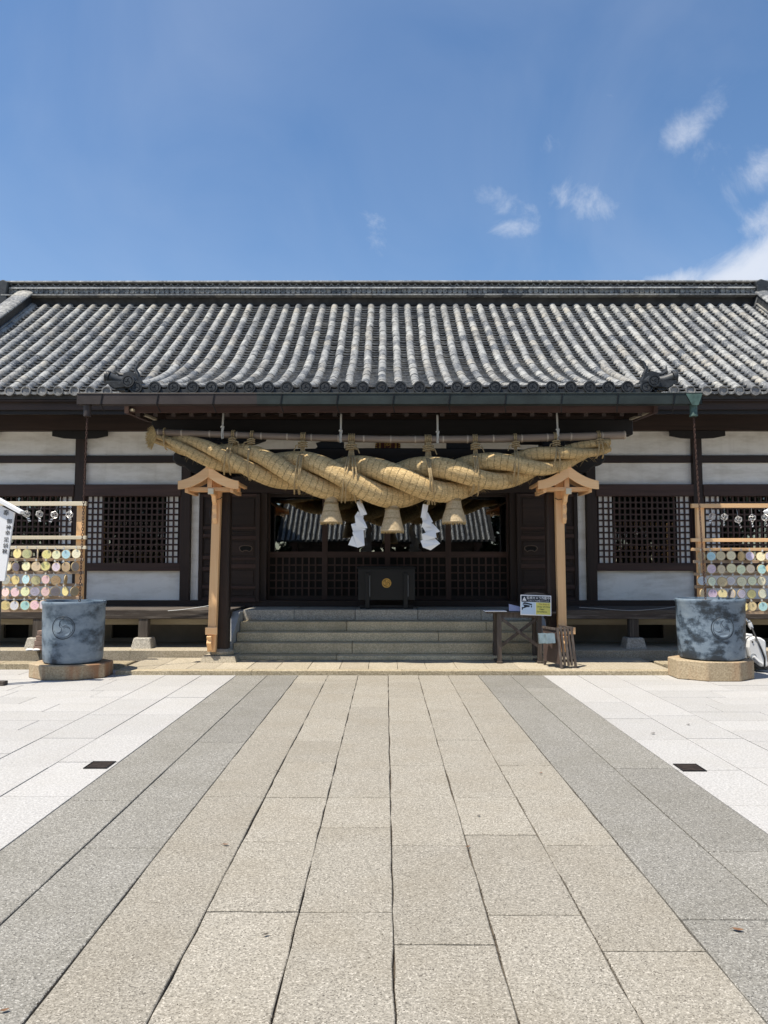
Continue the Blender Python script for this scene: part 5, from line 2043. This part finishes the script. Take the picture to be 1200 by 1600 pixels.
obj('table_top', TB(tX0, tX1, TD - .05, TD + .48, tz - .025, tz), M['table_z'], tab, bevel=.004)
lx = [wx(780, 1000, TD), wx(843, 1000, TD)]
for X in lx:
    for yy in (0, .40):
        obj('leg', TB(X - .032, X + .032, TD + yy - .03, TD + yy + .03, AZ, tz - .027), M['table_z'], tab, bevel=.004)
    obj('foot_rail', TB(X - .04, X + .04, TD - .06, TD + .46, AZ + .001, AZ + .03), M['table_z'], tab, bevel=.003)
za, zb = wz(966, TD), wz(1009, TD)
obj('brace', MB().bar(Vector((lx[0] + .03, TD - .012, za)) - O, Vector((lx[1] - .03, TD - .012, zb)) - O, .02, .045, 0, (0, 0, 1)), M['table_z'], tab)
obj('brace', MB().bar(Vector((lx[0] + .03, TD + .012, zb)) - O, Vector((lx[1] - .03, TD + .012, za)) - O, .02, .045, 0, (0, 0, 1)), M['table_z'], tab)
obj('apron_board', TB(lx[0] + .033, lx[1] - .033, TD - .015, TD + .012, tz - .09, tz - .027), M['table_z'], tab)
# papers
p0 = W(757, 954, TD - .02); p1 = W(791, 954, TD - .02)
tag(obj('white_paper', MB().box(p0.x, p1.x, TD - .07, TD + .18, tz + .002, tz + .012), M['paper']), 'stack of white paper lying flat on the left end of table', 'paper')
pa = W(795, 956, TD + .12); pb_ = W(813, 949, TD + .12)
pp_ = MB()
z0_ = tz + .002
pp_.add([(pa.x, TD + .10, z0_), (pb_.x + .02, TD + .09, z0_), (pb_.x + .02, TD + .16, z0_ + .055), (pa.x + .01, TD + .18, z0_ + .10)] + [(pa.x, TD + .104, z0_), (pb_.x + .02, TD + .094, z0_), (pb_.x + .02, TD + .164, z0_ + .055), (pa.x + .01, TD + .184, z0_ + .10)],
        [(0, 1, 2, 3), (7, 6, 5, 4), (0, 4, 5, 1), (1, 5, 6, 2), (2, 6, 7, 3), (3, 7, 4, 0)])
tag(obj('lilac_paper', pp_, M['paper_lilac']), 'lilac paper propped up beside the camera warning sign', 'paper')
# camera warning sign
sc_ = W(836.5, 945.5, TD - .03)
sg = thing('warning_sign', 'yellow and white camera warning sign leaning on the table', 'sign', (sc_.x, TD - .065, sc_.z), None, (radians(-7), radians(2.0), 0))
k = TD / F
hw, hh = 23.8 * k, 15.6 * k
obj('sign_board', MB().prism([(-hw, -hh), (hw, -hh), (hw, hh), (-hw, hh)], 0, .012), M['sign_white'], sg, bevel=.003)
back_arc = [(-hw * .9, hh), (-hw * .5, hh + .035), (0, hh + .048), (hw * .5, hh + .03), (hw * .9, hh)]
obj('back_board', MB().prism(back_arc + [(hw * .9, -hh * .4), (-hw * .9, -hh * .4)], .016, .03), M['weather_x'], sg)
ih, iw = hh * .90, hw * .94
obj('header_panel', MB().box(-iw, iw, -.0024, -.0004, ih * .34, ih), M['sign_navy'], sg)
obj('camera_panel', MB().box(-iw, -.008, -.0024, -.0004, -ih, ih * .30), M['sign_sky'], sg)
obj('yellow_panel', MB().box(.002, iw, -.0024, -.0004, -ih, ih * .30), M['sign_yellow'], sg)
zt_ = ih * .67
obj('warning_triangle', MB().prism([(-iw + .012, ih * .46), (-iw + .072, ih * .46), (-iw + .042, ih * .90)], -.004, -.0026), M['sign_white'], sg)
lettering('!', .042, M['sign_navy'], sg, (-iw + .042, -.0046, ih * .62))
lettering('監視カメラ作動中', .046, M['sign_white'], sg, (.035, -.0035, ih * .77), sx=.93)
lettering('このエリアは録画されています', .022, M['sign_white'], sg, (.04, -.0035, ih * .47), sx=1.0)
for i, t_ in enumerate(('This Area is', 'Under 24-Hour', 'Video', 'Surveillance')):
    lettering(t_, .034, M['sign_red'] if i == 0 else M['sign_navy'], sg, ((.015 + iw) / 2 - (0.0 if i in (0, 1) else .028), -.0035, ih * (.12 - .27 * i)), sx=.92)
icon = MB()
ix = -iw * .55
icon.prism([(ix - .075, .012), (ix - .065, .034), (ix - .045, .04), (ix + .055, .018), (ix + .062, .004), (ix + .045, .0), (ix - .03, .014)], -.004, -.0026)
icon.prism([(ix - .08, .006), (ix - .03, .004), (ix + .028, -.008), (ix + .022, -.03), (ix - .015, -.032), (ix - .045, -.044), (ix - .075, -.055), (ix - .08, -.075), (ix - .09, -.075), (ix - .09, -.035), (ix - .055, -.03), (ix - .06, -.012)], -.004, -.0026)
icon.prism([(ix + .048, -.004), (ix + .058, -.006), (ix + .056, -.034), (ix + .046, -.036), (ix + .042, -.02)], -.004, -.0026)
obj('camera_symbol', icon, M['sign_navy'], sg)

# slatted rack with hanging trays
RKf = gD(1044, AZ)
rb0 = W(875, 1044, RKf)
rk = thing('slatted_rack', 'low brown rack of slanting slats beside the table', 'rack', (rb0.x, RKf, AZ))
O2 = Vector(rk.location)
zt_ = wz(981, RKf) - AZ
for i in range(5):
    t = i / 4
    tx_, bx_ = wx(872 + 23 * t, 985, RKf) - O2.x, wx(876 + 23.5 * t, 1040, RKf) - O2.x
    yy = .0 + .06 * (1 - t) * -1 + (.02 if i % 2 else 0)
    bot_z = .0 if i in (0, 4) else .035
    obj('slat', MB().bar((bx_, yy - .0, bot_z), (tx_, yy + .10, zt_ + .01 * (i % 2)), .035, .022, 0, (0, 1, 0)), M['table_z'], rk, bevel=.002)
for zz in (.10, zt_ - .04):
    a = Vector((wx(874, 1000, RKf) - O2.x, -.03 + .1 * zz / zt_ + .02, zz)); b_ = Vector((wx(899, 1000, RKf) - O2.x, .03 + .1 * zz / zt_ + .02, zz))
    obj('cross_rail', MB().bar(a, b_, .02, .035, 0, (0, 0, 1)), M['table_z'], rk)
pnl = MB()
x0_, x1_ = wx(873, 1010, RKf) - O2.x, wx(849, 1010, RKf + .35) - O2.x
pnl.add([(x0_, -.05, .06), (x1_, .33, .06), (x1_, .38, zt_ - .03), (x0_ - .03, .03, zt_ - .03)] + [(x0_ + .015, -.04, .06), (x1_ + .015, .34, .06), (x1_ + .015, .39, zt_ - .03), (x0_ - .015, .04, zt_ - .03)],
        [(0, 1, 2, 3), (7, 6, 5, 4), (0, 4, 5, 1), (1, 5, 6, 2), (2, 6, 7, 3), (3, 7, 4, 0)])
obj('side_panel', pnl, M['rackbrown'], rk)
obj('back_slat', MB().bar((x1_ + .02, .36, 0), (x1_ + .02, .40, zt_), .035, .022, 0, (0, 1, 0)), M['table_z'], rk)
obj('top_rail', MB().bar((x0_ - .03, .03, zt_ - .02), (x1_, .38, zt_ - .02), .03, .03), M['table_z'], rk)
obj('top_rail', MB().bar((wx(897, 985, RKf) - O2.x, .11, zt_ - .01), (x1_ + .25, .42, zt_ - .01), .03, .03), M['table_z'], rk)
for i, (px0, px1) in enumerate(((844, 855), (854.5, 868))):
    dq = RKf - .04 + (.10 if i == 0 else 0.0)
    a0_, a1_ = wx(px0, 997, dq), wx(px1, 997, dq)
    zz0, zz1 = wz(1005.5, dq), wz(989, dq)
    t_ = MB()
    w_ = a1_ - a0_
    t_.box(0, w_, 0, .012, 0, zz1 - zz0 - .02)
    t_.box(0, w_, .10, .112, 0, zz1 - zz0)
    t_.box(0, .01, .012, .10, 0, zz1 - zz0 - .01)
    t_.box(w_ - .01, w_, .012, .10, 0, zz1 - zz0 - .01)
    t_.box(.01, w_ - .01, .012, .10, 0, .01)
    o = obj('hanging_tray', t_, M['blue_grey'], None, (a0_, dq, zz0), (radians(-8), radians(-3), 0), bevel=.003)
    tag(o, 'blue grey plastic tray hung on the slatted rack, %s' % ('half behind its twin' if i == 0 else 'nearer the slats'), 'tray', 'trays hung on the slatted rack')

# thin cables along the veranda
for s, pts_ in ((1, [(905, 949), (940, 951), (985, 954), (1030, 951), (1060, 947)]), (-1, [(262, 954.5), (285, 952.5), (310, 949), (335, 945)])):
    ps = [W(x, y, VD - .03) for x, y in pts_]
    tag(obj('cable', MB().tube([interp(ps, [p.x for p in ps], ps[0].x + (ps[-1].x - ps[0].x) * i / 16) for i in range(17)], .005, 5), M['grey_plastic']),
        'thin grey cable sagging along the veranda %s' % ('towards the white tank' if s > 0 else 'towards the notice board'), 'cable')

# ------------------------------------------------------------------ tap, hose and white tank on the right
TKD = 10.95
c = W(1176, 1044, TKD)
tk = thing('white_tank', 'white plastic tank machine with black base beside the plinth', 'tank', (c.x, TKD, L1Z if TKD > LK else 0.0))
zb_ = tk.location.z
k = TKD / F


def T2(x, y):
    p = W(x, y, TKD)
    return (p.x - c.x, p.z - zb_)


body = [T2(*q) for q in ((1163, 997), (1172, 993), (1182, 995), (1190, 1000), (1191, 1020), (1194, 1040), (1181, 1040), (1166, 1026), (1162, 1010))]
obj('shell', MB().prism(body, -.12, .18), M['white_plastic'], tk, bevel=.02)
obj('side_shell', MB().prism([T2(*q) for q in ((1155, 999), (1162, 999), (1162, 1010), (1165, 1028), (1156, 1030))], -.06, .18), M['grey_plastic'], tk, bevel=.012)
obj('base', MB().prism([T2(*q) for q in ((1174, 1034), (1194, 1040.5), (1193, 1045), (1180, 1045), (1172, 1038))], -.10, .18), M['black_rubber'], tk, bevel=.01)
obj('handle', MB().tube([(T2(1158, 997)[0], -.05, T2(1158, 997)[1]), (T2(1161, 991)[0], -.06, T2(1161, 991)[1]), (T2(1170, 992)[0], -.06, T2(1170, 992)[1]), (T2(1172, 996)[0], -.05, T2(1172, 996)[1])], [.02, .026, .022, .018], 10), M['white_plastic'], tk, smooth=60)
obj('nozzle', MB().tube([(T2(1170, 1024)[0], -.13, T2(1170, 1024)[1]), (T2(1176, 1031)[0], -.145, T2(1176, 1031)[1]), (T2(1182, 1035)[0], -.15, T2(1182, 1035)[1])], [.024, .018, .02], 10), M['white_plastic'], tk, smooth=60)
obj('nozzle_ring', MB().tube([(T2(1170, 1024)[0] + .04 * cos(2 * pi * j / 16), -.124, T2(1170, 1024)[1] + .04 * sin(2 * pi * j / 16)) for j in range(17)], .006, 5, 0, False), M['grey_plastic'], tk)
obj('seam_strip', MB().tube([(T2(x, y)[0], -.124, T2(x, y)[1]) for x, y in ((1172, 997), (1178, 1001), (1184, 1014), (1189, 1026))], .008, 6), M['grey_plastic'], tk)
obj('switch_knob', MB().tube([(T2(1168.5, 1001.5)[0], -.13, T2(1168.5, 1001.5)[1]), (T2(1168.5, 1001.5)[0], -.118, T2(1168.5, 1001.5)[1])], .012, 10), M['black_rubber'], tk)
# tap on its standpipe (the pipe rises behind the tub)
HD = 11.0
t0 = W(1159, 967, HD)
tp = thing('water_tap', 'chrome garden tap on a standpipe just behind the right hand tub', 'tap', (t0.x - .03, HD, 0.0))
tp['label'] = 'chrome water tap rising behind the blotchy tub with hose attached'
tp.location.z = .0
q = lambda x, y: (wx(x, y, HD) - tp.location.x, 0, wz(y, HD))
obj('standpipe', MB().tube([(-.01, .05, 0), (-.01, .05, wz(968, HD))], .03, 10), M['weather_z'], tp)
obj('spout', MB().tube([(-.01, .05, q(1157, 967)[2]), q(1159, 967.5), q(1164, 967), q(1168, 970.5), q(1170, 973)], [.02, .02, .019, .018, .018], 10), M['steel'], tp, smooth=60)
obj('tap_handle', MB().tube([q(1159.5, 966), q(1159.5, 962.5)], .011, 8).tube([q(1156.5, 962), q(1162.5, 961.5)], [.014, .014], 8), M['steel'], tp, smooth=60)
obj('collar', MB().tube([q(1168.5, 970), q(1171, 974)], .024, 10), M['grey_plastic'], tp, smooth=60)
hs = [q(1170.5, 973), q(1172, 978), q(1174, 982)]
hz = MB().tube([Vector(p) for p in hs], [.028, .032, .024], 10)
oz = obj('hose_connector', hz, M['white_plastic'], tp, smooth=60)
ho = [W(1174, 981, HD - .03), W(1178, 990, HD - .12), W(1184, 1004, HD - .26), W(1190, 1018, HD - .30), W(1194, 1030, HD - .28), W(1194, 1041, HD - .22), W(1197, 1044, HD - .15), W(1212, 1044, HD - .1)]
hp = []
for i in range(len(ho) - 1):
    for j in range(6):
        t = j / 6
        p0, p1, p2, p3 = ho[max(i - 1, 0)], ho[i], ho[i + 1], ho[min(i + 2, len(ho) - 1)]
        hp.append(.5 * ((2 * p1) + (p2 - p0) * t + (2 * p0 - 5 * p1 + 4 * p2 - p3) * t * t + (3 * p1 - p0 - 3 * p2 + p3) * t ** 3))
tag(obj('garden_hose', MB().tube(hp, .0125, 8), M['black_rubber'], smooth=60), 'black hose dropping from the chrome tap past the white tank', 'hose')

# ------------------------------------------------------------------ small things at the left edge
bs = W(62, 1008, 12.0)
st = thing('brick_stack', 'small stack of reddish bricks on the ledge behind the tub', 'brick stack', (bs.x, 12.0, L2Z))
for i, (dx, w_, h_) in enumerate(((.0, .16, .08), (.008, .15, .08), (.015, .12, .07), (.02, .09, .07))):
    obj('brick', MB().box(dx - w_ / 2, dx + w_ / 2, -.06, .06, .08 * i + .002, .08 * i + h_), M['brick'], st, bevel=.006)
for i, px in enumerate((46, 57)):
    p = W(px, 1010, 11.95)
    mb = MB().lathe([(.02, 0), (.058, .008), (.062, .022), (.045, .034), (.01, .038)], 14)
    o = obj('white_stone', mb, M['sign_white'], None, (p.x, 11.95, L2Z), smooth=60)
    o.scale = (1, .8, 1)
    tag(o, 'small flat white stone on the ledge, %s the brick stack' % ('farther from' if i == 0 else 'next to'), 'stone', 'white stones on the ledge')

# ------------------------------------------------------------------ drain covers and litter on the paving
for px, py, nm in ((155.5, 1196, 'left of'), (1077, 1199.5, 'right of')):
    D = gD(py)
    p = W(px, py, D)
    dc = thing('drain_cover', 'small dark square drain cover in the white paving %s the path' % nm, 'drain cover', (p.x, D, .0), 'square drain covers')
    obj('plate', MB().box(-.078, .078, -.09, .09, -.002, .004), M['cover'], dc, bevel=.003)
    fr = MB()
    for sx in (-1, 1):
        fr.box(*sorted((sx * .078, sx * .087)), -.10, .10, -.002, .0065)
        fr.box(-.077, .077, *sorted((sx * .09, sx * .10)), -.002, .006)
    obj('frame', fr, M['iron'], dc)
    gr = MB()
    for i in range(5):
        gr.box(-.07, .07, -.08 + .035 * i, -.065 + .035 * i, .0042, .007)
    obj('rib', gr, M['cover'], dc)


def leaf_mesh(L, w_, mat, curl):
    mb = MB()
    n = 7
    vs = []
    for i in range(n):
        t = i / (n - 1)
        ww = w_ * sin(pi * min(1, t * .96 + .02)) ** .7
        z = .004 + curl * (2 * t - 1) ** 2
        vs += [((t - .5) * L, -ww, z + ww * .3), ((t - .5) * L, 0, z), ((t - .5) * L, ww, z + ww * .35)]
    f = []
    for i in range(n - 1):
        for j in range(2):
            f.append((3 * i + j, 3 * i + j + 1, 3 * i + 4 + j, 3 * i + 3 + j))
    mb.add(vs, f)
    o = len(mb.v)
    mb.tube([(-.5 * L, 0, .005), (-.68 * L, .01 * L, .006)], .0012, 4)
    return mb.mesh('dry_leaf', mat)


for px, py, L, mat, nm in ((1152, 1455, .045, M['leaf'], 'flat brown dry leaf on the grey slabs near the frame edge'),
                           (352, 1322, .035, M['leaf'], 'curled reddish leaf on the brown slabs left of centre'),
                           (415, 1463, .026, M['leaf_dark'], 'dark crumpled leaf scrap on the nearest brown slabs'),
                           (845, 1209, .03, M['leaf'], 'small orange brown leaf beside the grey strip'),
                           (1020, 1147, .045, M['leaf_dark'], 'dark leaf scrap on white paving nearer the path'),
                           (1075, 1133, .04, M['leaf_dark'], 'dark leaf scrap on white paving farther from the path'),
                           (6, 1583, .03, M['leaf'], 'pale brown leaf at the bottom edge of the path'),
                           (434, 1206, .03, M['leaf_dark'], 'black leaf scrap in the joint between brown slabs'),
                           (748, 1276, .025, M['leaf_dark'], 'tiny dark twig of leaf on the brown slabs right of centre'),
                           (731, 1325, .03, M['leaf'], 'rusty leaf caught in the joint right of the centre line')):
    D = gD(py)
    p = W(px, py, D)
    o = link('dry_leaf', leaf_mesh(L, L * .24, mat, L * .12), None, (p.x, D, .003), (0, 0, random.uniform(-.7, .7)))
    tag(o, nm, 'leaf', 'dry leaves on the paving')
# crumbs of dirt and moss lodged in the joints of the near slabs
cm = MB()
for i in range(2600):
    k_ = random.choice((-3, -2, -1, 0, 1, 2, 3))
    D = 2.2 + random.random() ** 1.6 * 6
    x = .03 + .406 * k_ + random.gauss(0, .0045)
    if random.random() < .06:
        x = random.uniform(-1.5, 1.6)
    r = random.uniform(.0012, .0038)
    if noise.noise(Vector((D * 1.3, k_ * 5.1, 0))) < -.15:
        continue
    cm.add([(x - r, D, -.004), (x, D - r, -.004), (x + r, D, -.004), (x, D + r, -.004), (x, D, r * .8)], [(0, 1, 4), (1, 2, 4), (2, 3, 4), (3, 0, 4)])
o = obj('joint_debris', cm, M['leaf_dark'], kind='stuff')

# ------------------------------------------------------------------ the gate hall opposite (behind the camera, seen mirrored in the glass)
GY = -13.0
gate = thing('gate_hall', 'tiled gate hall opposite the porch, mirrored in the glass doors', 'gate hall', (0, GY, 0))
gz0, gz1, gd0, gd1 = 2.75, 5.2, -12.2, -15.2
gb = MB()
for s in (-1, 1):
    gb.box(*sorted((s * 1.6, s * 5.0)), -1.6, -1.4, 0, 2.7)
obj('wall', gb, M['wood_z'], gate)
for X in (-5, -1.6, 1.6, 5):
    obj('column', MB().box(X - .14, X + .14, -1.4, -1.1, 0, 2.7), M['red_z'], gate)
obj('beam', MB().box(-5.3, 5.3, -1.45, -1.15, 2.45, 2.7), M['wood_x'], gate)
gr_ = MB()
gr_.add([(-5.7, .9, gz0 - .05), (5.7, .9, gz0 - .05), (5.7, -2.2, gz1 - .05), (-5.7, -2.2, gz1 - .05), (-5.7, -5.3, gz0 - .05), (5.7, -5.3, gz0 - .05)], [(0, 1, 2, 3), (3, 2, 5, 4)])
gro = obj('roof', gr_, M['bed'], gate)
gt = MB()
kk = -20
while kk <= 20:
    xk = kk * .27
    for i in range(13):
        t0_, t1_ = i / 13, (i + 1) / 13
        p = (xk, .9 - 3.1 * t0_, gz0 + (gz1 - gz0) * t0_)
        ang = atan2(gz1 - gz0, 3.1)
        mt = Matrix.Translation(p) @ Matrix.Rotation(pi, 4, 'Z') @ Euler((ang, 0, 0)).to_matrix().to_4x4()
        gt.add(tile_mb.v, tile_mb.f, 0, mt)
    kk += 1
obj('roof_tile', gt, M['tile'], gro, smooth=40, kind='stuff')
gr_ = MB().box(-5.7, 5.7, -2.35, -2.05, gz1 - .05, gz1 + .4)
obj('ridge', gr_, M['tile_dark'], gro)
# dark evergreens around the gate, only ever seen mirrored in the glass
M['leafage'] = m_plain('evergreen leaves', (.035, .055, .025), .7, .4, 5, 0, 0)
M['bark'] = m_plain('tree bark', (.09, .065, .045), .9, .3, 12)
tm, tr_ = MB(), MB()
rg = random.Random(3)
for i in range(2600):
    while True:
        p = Vector((rg.uniform(-1, 1), rg.uniform(-1, 1), rg.uniform(-1, 1)))
        if p.length < 1:
            break
    rr = 1 + .35 * noise.noise(p * 2.3)
    c = Vector((p.x * 3.2 * rr, p.y * 3.0 * rr, 5.6 + p.z * 4.6 * rr))
    if noise.noise(c * .8) < -.22:
        continue
    a, b_ = Vector((rg.gauss(0, 1), rg.gauss(0, 1), rg.gauss(0, 1))).normalized(), Vector((rg.gauss(0, 1), rg.gauss(0, 1), rg.gauss(0, 1))).normalized()
    z_ = rg.uniform(.25, .5)
    tm.add([c + a * z_, c + b_ * z_ * .7, c - a * z_, c - b_ * z_ * .7], [(0, 1, 2, 3)])
tr_.tube([(0, 0, -.03), (.1, 0, 2), (0, .1, 4.5), (.1, 0, 8)], [.35, .28, .2, .06], 10)
for k in range(6):
    a = k * 1.05
    tr_.tube([(0, 0, 2.6 + .5 * k), (1.1 * cos(a), 1.1 * sin(a), 3.6 + .5 * k), (2.1 * cos(a), 2.1 * sin(a), 4.6 + .5 * k)], [.13, .08, .03], 6)
crown_me, trunk_me = tm.mesh('crown', M['leafage']), tr_.mesh('trunk', M['bark'])
TREE_AT = ['close against the west end of', 'close against the east end of', 'second out from the west end of', 'second out from the east end of', 'behind the west half of', 'behind the middle of', 'behind the east half of',
           'behind the west corner of', 'behind the east corner of', 'farthest out on the west of', 'farthest out on the east of']
for i, (x, y, sc_t) in enumerate(((-9.5, -13, 1.0), (9.8, -13.5, 1.05), (-14.5, -17, 1.15), (15, -16.5, 1.1), (-5, -22, 1.2), (.8, -23, 1.15), (6, -22, 1.25), (-10.5, -21, 1.2), (11.5, -21.5, 1.2), (-19.5, -19, 1.2), (20, -20, 1.2))):
    t = thing('evergreen_tree', 'dark evergreen tree %s the gate hall opposite the porch' % TREE_AT[i], 'tree', (x, y, 0), 'evergreens around the gate hall', (0, 0, i * 1.3))
    t.scale = (sc_t,) * 3
    link('crown', crown_me, t)
    link('trunk', trunk_me, t)
print('single tiles', single, 'objects', len(bpy.data.objects))
